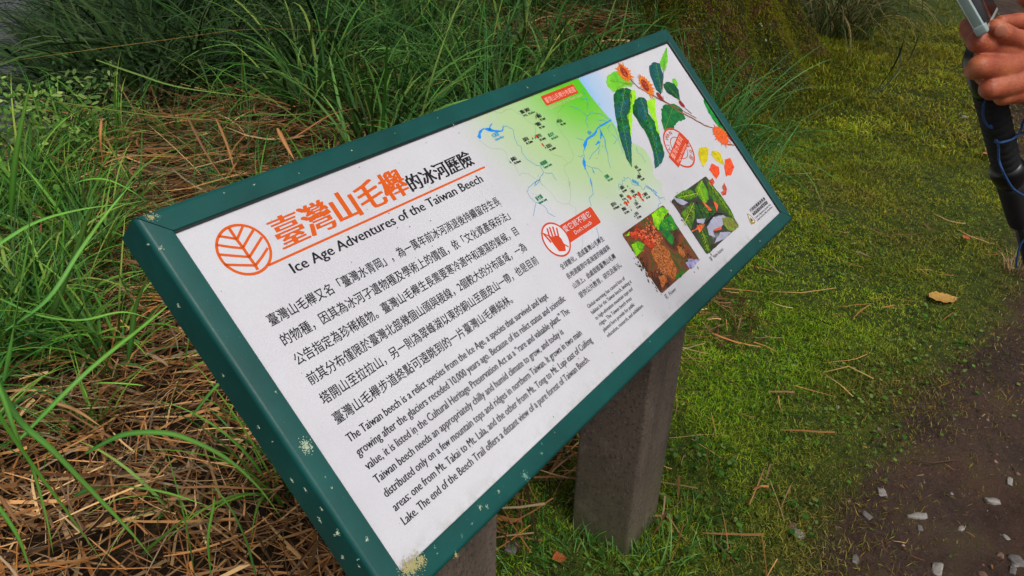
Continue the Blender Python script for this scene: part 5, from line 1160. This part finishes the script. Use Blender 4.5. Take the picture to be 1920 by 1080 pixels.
p = at_ground(1900, 515); v, f, c = tuft_mesh(40, .12, .003, .03, ['9a7a58', '7a5a40', 'b09070'], K=5, tilt=(.05, .6), curve=(.1, .8))
o = link('dry_tuft', mesh_np('dry_tuft', v, f, c, True), None, M_STRAW); o.location = (p[0], p[1], float(height(p[0], p[1]))); tag(o, 'dry brown grass tuft at the right edge below the pole', 'grass tuft')

# ------------------------------------------------------------------ trekking pole
def D(px_, py_, z): return Vector(at_depth(px_, py_, z))
G0, G1 = D(1853, 170, .83), D(1917, 432, 1.02); pd = (G1 - G0).normalized(); tip = G0 + pd * ((G0.z + .02) / -pd.z)
pole = tag(empty('trekking_pole', tuple(tip)), 'black trekking pole with ribbed foam grip and blue cord held upright at the right edge', 'trekking pole')
def pole_part(name, mat, fn, parent=None, sm=True):
    bm = bmesh.new(); fn(bm); bmesh.ops.translate(bm, verts=bm.verts, vec=-tip); return from_bm(name, bm, mat, parent or pole, sm)
black_foam = NT('black_foam'); black_foam.color('141416'); black_foam.rough(.85); black_foam.bump(black_foam.noise(700, 3, .6, black_foam.coord('Object')), .4, .001); M_FOAM = black_foam.m
M_BLK = flat('black_plastic', '0e0e11', .35); M_CORD = flat('blue_cord', '153f70', .75)
L_g = (G1 - G0).length
def grip(bm):
    pts, rad = [], []
    n = 11
    for k in range(n * 6 + 1):
        s = k / (n * 6); pts.append(G0 + pd * (s * .135)); rad.append(.0135 + .0022 * abs(math.sin(math.pi * k / 6)) ** .6)
    tube(bm, pts, rad, 28)
pole_part('ribbed_grip', M_FOAM, grip)
def head(bm):
    side = (D(1822, 160, .83) - G0); tube(bm, [G0 - pd * .07, G0 - pd * .05, G0 - pd * .01, G0 + pd * .001], [.010, .017, .016, .014], 24)
    tube(bm, [G0 + side * .0, G0 + side * .5, G0 + side * .95, G0 + side * 1.08], [.011, .008, .0055, .003], 16)
pole_part('grip_head', M_BLK, head)
def collar(bm): tube(bm, [G0 + pd * a for a in (.134, .140, .150, .162, .170)], [.0150, .0185, .0200, .0180, .0150], 28)
pole_part('collar', M_BLK, collar)
def lower(bm): tube(bm, [G0 + pd * a for a in (.169, .18, .24, .262, .266)], [.0150, .0158, .0145, .0135, .010], 28)
pole_part('lower_grip', M_FOAM, lower)
def shaft(bm): tube(bm, [G0 + pd * .26, tip - pd * .04], [.0085, .0070], 20); tube(bm, [tip - pd * .05, tip + pd * .01], [.004, .0015], 10)
pole_part('shaft', M_BLK, shaft)
def cord(pts, r=.0013):
    P_ = [D(*p) for p in pts]; C = []
    for i in range(len(P_) - 1):
        a, b, c_, d = P_[max(i-1, 0)], P_[i], P_[i+1], P_[min(i+2, len(P_)-1)]
        for s in np.linspace(0, 1, 6, endpoint=False): C.append(.5 * (2*b + (c_-a)*s + (2*a-5*b+4*c_-d)*s*s + (3*b-a-3*c_+d)*s**3))
    C.append(P_[-1]); return lambda bm: tube(bm, C, r, 8)
for pts in ([(1850, 183, .82), (1844, 200, .82), (1844, 220, .83), (1851, 236, .84), (1860, 240, .85), (1856, 234, .85)], [(1866, 262, .865), (1872, 268, .85), (1890, 264, .85), (1904, 257, .86), (1914, 244, .88), (1918, 228, .89), (1930, 215, .9)],
            [(1866, 266, .865), (1880, 266, .855), (1896, 262, .86), (1908, 252, .87), (1925, 247, .89)], [(1868, 262, .86), (1872, 275, .86), (1873, 300, .87), (1880, 320, .87), (1889, 338, .88), (1900, 354, .89), (1918, 366, .9), (1932, 375, .91)], [(1930, 440, 1.0), (1914, 458, 1.01), (1908, 480, 1.02), (1906, 498, 1.03), (1911, 501, 1.03)]):
    pole_part('cord', M_CORD, cord(pts))

# ------------------------------------------------------------------ smartphone
A, B = D(1832, 69, .742), D(1775, -30, .7335); Lx = (B - A).normalized(); Wd = D(1869, 25, .810) - A; Wd = (Wd - Lx * Wd.dot(Lx)).normalized(); Nn = Lx.cross(Wd).normalized()
if Nn.dot(Vector(CAM) - A) < 0: Nn = -Nn
phone = tag(empty('smartphone', tuple(A)), 'smartphone with dark screen in a clear silver-edged case held in the hand', 'phone')
def box_l(name, l0, l1, w0, w1, n0, n1, mat, bev, parent=phone, seg=4):
    bm = bmesh.new(); vs = [bm.verts.new(Lx * l + Wd * w + Nn * n) for n in (n0, n1) for l, w in ((l0, w0), (l1, w0), (l1, w1), (l0, w1))]
    for f in ((3, 2, 1, 0), (4, 5, 6, 7), (0, 1, 5, 4), (1, 2, 6, 5), (2, 3, 7, 6), (3, 0, 4, 7)): bm.faces.new([vs[i] for i in f])
    bmesh.ops.recalc_face_normals(bm, faces=bm.faces); bmesh.ops.bevel(bm, geom=list(bm.edges), offset=bev, segments=seg, affect='EDGES', profile=.5); return from_bm(name, bm, mat, parent, True)
M_SILV = flat('silver_edge', 'a9bcbb', .3, .5, .6)
box_l('case', 0, .148, 0, .073, 0, .0098, M_SILV, .0018)
box_l('screen', .004, .144, .003, .070, .0097, .0103, flat('dark_screen', '140c10', .15), .0002, seg=1)
for l0, l1 in ((.075, .082), (.10, .118)): box_l('side_button', l0, l1, -.0010, .001, .003, .0058, M_SILV, .0004, seg=2)
box_l('case_bumper', -.0012, .009, -.0012, .009, -.0006, .0106, flat('clear_case_corner', '8a9a98', .12), .0024)

# ------------------------------------------------------------------ hand and forearm of the person beside the path
person = tag(empty('person', tuple(D(1960, 150, .85))), 'person at the right edge, only the hands in view gripping a phone and the pole', 'person')
PO = Vector(person.location)
CAPS = []
def cap(a, b, ra, rb): CAPS.append((D(*a), D(*b), ra, rb))
# palm
cap((1915, 112, .80), (1985, 140, .83), .024, .028); cap((1915, 150, .805), (1985, 165, .83), .020, .026); cap((1935, 128, .81), (1990, 150, .83), .027, .029)
cap((1985, 150, .83), (2150, 215, .90), .028, .030)
# fingers: knuckle -> middle joint -> folded in behind
for mcp, pip, dip, tipp, r in [((1900, 100, .785), (1834, 78, .757), (1817, 58, .790), (1814, 48, .80), .0100), ((1903, 126, .785), (1836, 124, .760), (1826, 132, .790), (1850, 140, .81), .0104),
                               ((1908, 152, .785), (1856, 166, .772), (1858, 172, .80), (1880, 168, .82), .0100), ((1925, 168, .79), (1880, 182, .785), (1882, 182, .81), (1905, 178, .825), .0082)]:
    cap(mcp, pip, r * 1.6, r * 1.06); cap(pip, dip, r, r * .9); cap(dip, tipp, r * .9, r * .8)
cap((1845, 104, .775), (1900, 128, .79), .0095, .020); cap((1862, 148, .782), (1915, 158, .795), .0100, .020); cap((1890, 172, .79), (1930, 168, .80), .0090, .018)
cap((1850, 100, .778), (1905, 118, .795), .0105, .018); cap((1850, 142, .785), (1910, 150, .80), .0110, .020)
# thumb on the near edge of the phone
cap((1866, 52, .748), (1880, 62, .752), .0086, .0098); cap((1880, 62, .752), (1904, 72, .765), .0098, .0090); cap((1904, 72, .765), (1960, 92, .79), .0094, .0150)
def capsule(bm, a, b, ra, rb):
    d = (b - a); L_ = d.length; d = d.normalized() if L_ > 1e-6 else Vector((0, 0, 1)); pts, rad = [], []
    for k in range(7): t_ = math.pi / 2 * (1 - k / 6); pts.append(a - d * ra * math.sin(t_)); rad.append(max(ra * math.cos(t_), .0002))
    for k in range(1, 7): t_ = math.pi / 2 * k / 6; pts.append(b + d * rb * math.sin(t_)); rad.append(max(rb * math.cos(t_), .0002))
    tube(bm, pts, rad, 18)
def skin_mat():
    t = NT('skin'); P = t.coord('Object'); n = t.noise(30, 4, .6, P); c = t.ramp(n, [(.3, '8a3c28'), (.5, 'a85636'), (.7, 'b86c42')]); c = t.mix(t.ramp(t.noise(110, 5, .7, P), [(.45, 0.0), (.75, .35)]), c, '7c3428')
    mpv = t.n('ShaderNodeMapping'); mpv.inputs['Rotation'].default_value = (.3, .9, .5); mpv.inputs['Scale'].default_value = (1, .25, 1); t.l(P, mpv.inputs[0]); wr = t.noise(330, 4, .7, mpv.outputs[0], .8)
    t.color(t.mix(t.ramp(wr, [(.3, .4), (.45, 0.0)]), c, '6c2c22')); t.rough(t.ramp(n, [(.3, .42), (.7, .6)]))
    t.b.inputs['Subsurface Weight'].default_value = .15; t.b.inputs['Subsurface Radius'].default_value = (.012, .004, .002); t.b.inputs['Subsurface Scale'].default_value = 1
    t.bump(t.math('ADD', t.math('MULTIPLY', wr, 1.3), t.math('MULTIPLY', t.noise(70, 3, .6, P), 1.6)), .4, .0016); return t.m
M_SKIN = skin_mat()
def fleshy(name, caps, voxel=.0012, it=9):
    bm = bmesh.new()
    for c in caps: capsule(bm, c[0] - PO, c[1] - PO, c[2], c[3])
    me = bpy.data.meshes.new(name); bm.to_mesh(me); bm.free(); o = bpy.data.objects.new(name, me); COL.objects.link(o)
    m = o.modifiers.new('r', 'REMESH'); m.mode = 'VOXEL'; m.voxel_size = voxel; m.use_smooth_shade = True
    s_ = o.modifiers.new('s', 'SMOOTH'); s_.factor = .5; s_.iterations = it
    dg = bpy.context.evaluated_depsgraph_get(); me2 = bpy.data.meshes.new_from_object(o.evaluated_get(dg)); bpy.data.objects.remove(o)
    for p in me2.polygons: p.use_smooth = True
    return link(name, me2, person, M_SKIN)
# the other hand: one finger and its palm behind the phone
CAPS2 = []
def cap2(a, b, ra, rb): CAPS2.append((D(*a), D(*b), ra, rb))
cap2((1876, 42, .80), (1905, 40, .815), .0072, .0085); cap2((1905, 40, .815), (1960, 45, .84), .0088, .012); cap2((1960, 45, .84), (2060, 30, .88), .02, .028); cap2((1925, -6, .83), (1975, 20, .85), .010, .018)
cap2((2060, 30, .88), (2200, 60, .96), .027, .030); cap2((2200, 60, .96), (2150, 215, .90), .02, .02)
fleshy('hands', CAPS + CAPS2)
nb = bmesh.new(); bmesh.ops.create_uvsphere(nb, u_segments=20, v_segments=12, radius=1)
tn = (D(1879, 60, .752) - D(1865, 50, .748)).normalized(); toc = (Vector(CAM) - D(1870, 54, .75)).normalized(); toc = (toc - tn * toc.dot(tn)).normalized(); sd_ = tn.cross(toc)
for v in nb.verts: q = v.co.copy(); v.co = tn * q.x * .0074 + sd_ * q.y * .0062 + toc * (q.z * .0012 - .12 * q.y * q.y * .006)
o = from_bm('thumbnail', nb, flat('nail', 'b2705a', .35), person, True); o.location = D(1869, 52, .7475) - PO + toc * .0079
# jacket cuffs
M_JK = NT('grey_sleeve'); M_JK.color('3a3c42'); M_JK.rough(.8); M_JK.bump(M_JK.noise(60, 4, .6, M_JK.coord('Object')), .5, .004)
for a, b in (((2060, 178, .862), (2320, 280, 1.0)), ((2130, 44, .92), (2330, 90, 1.02))):
    bm = bmesh.new(); A_, B_ = D(*a) - PO, D(*b) - PO; tube(bm, [A_, A_.lerp(B_, .05), A_.lerp(B_, .3), A_.lerp(B_, .6), B_], [.036, .040, .038, .045, .052], 28); from_bm('sleeve', bm, M_JK.m, person, True)
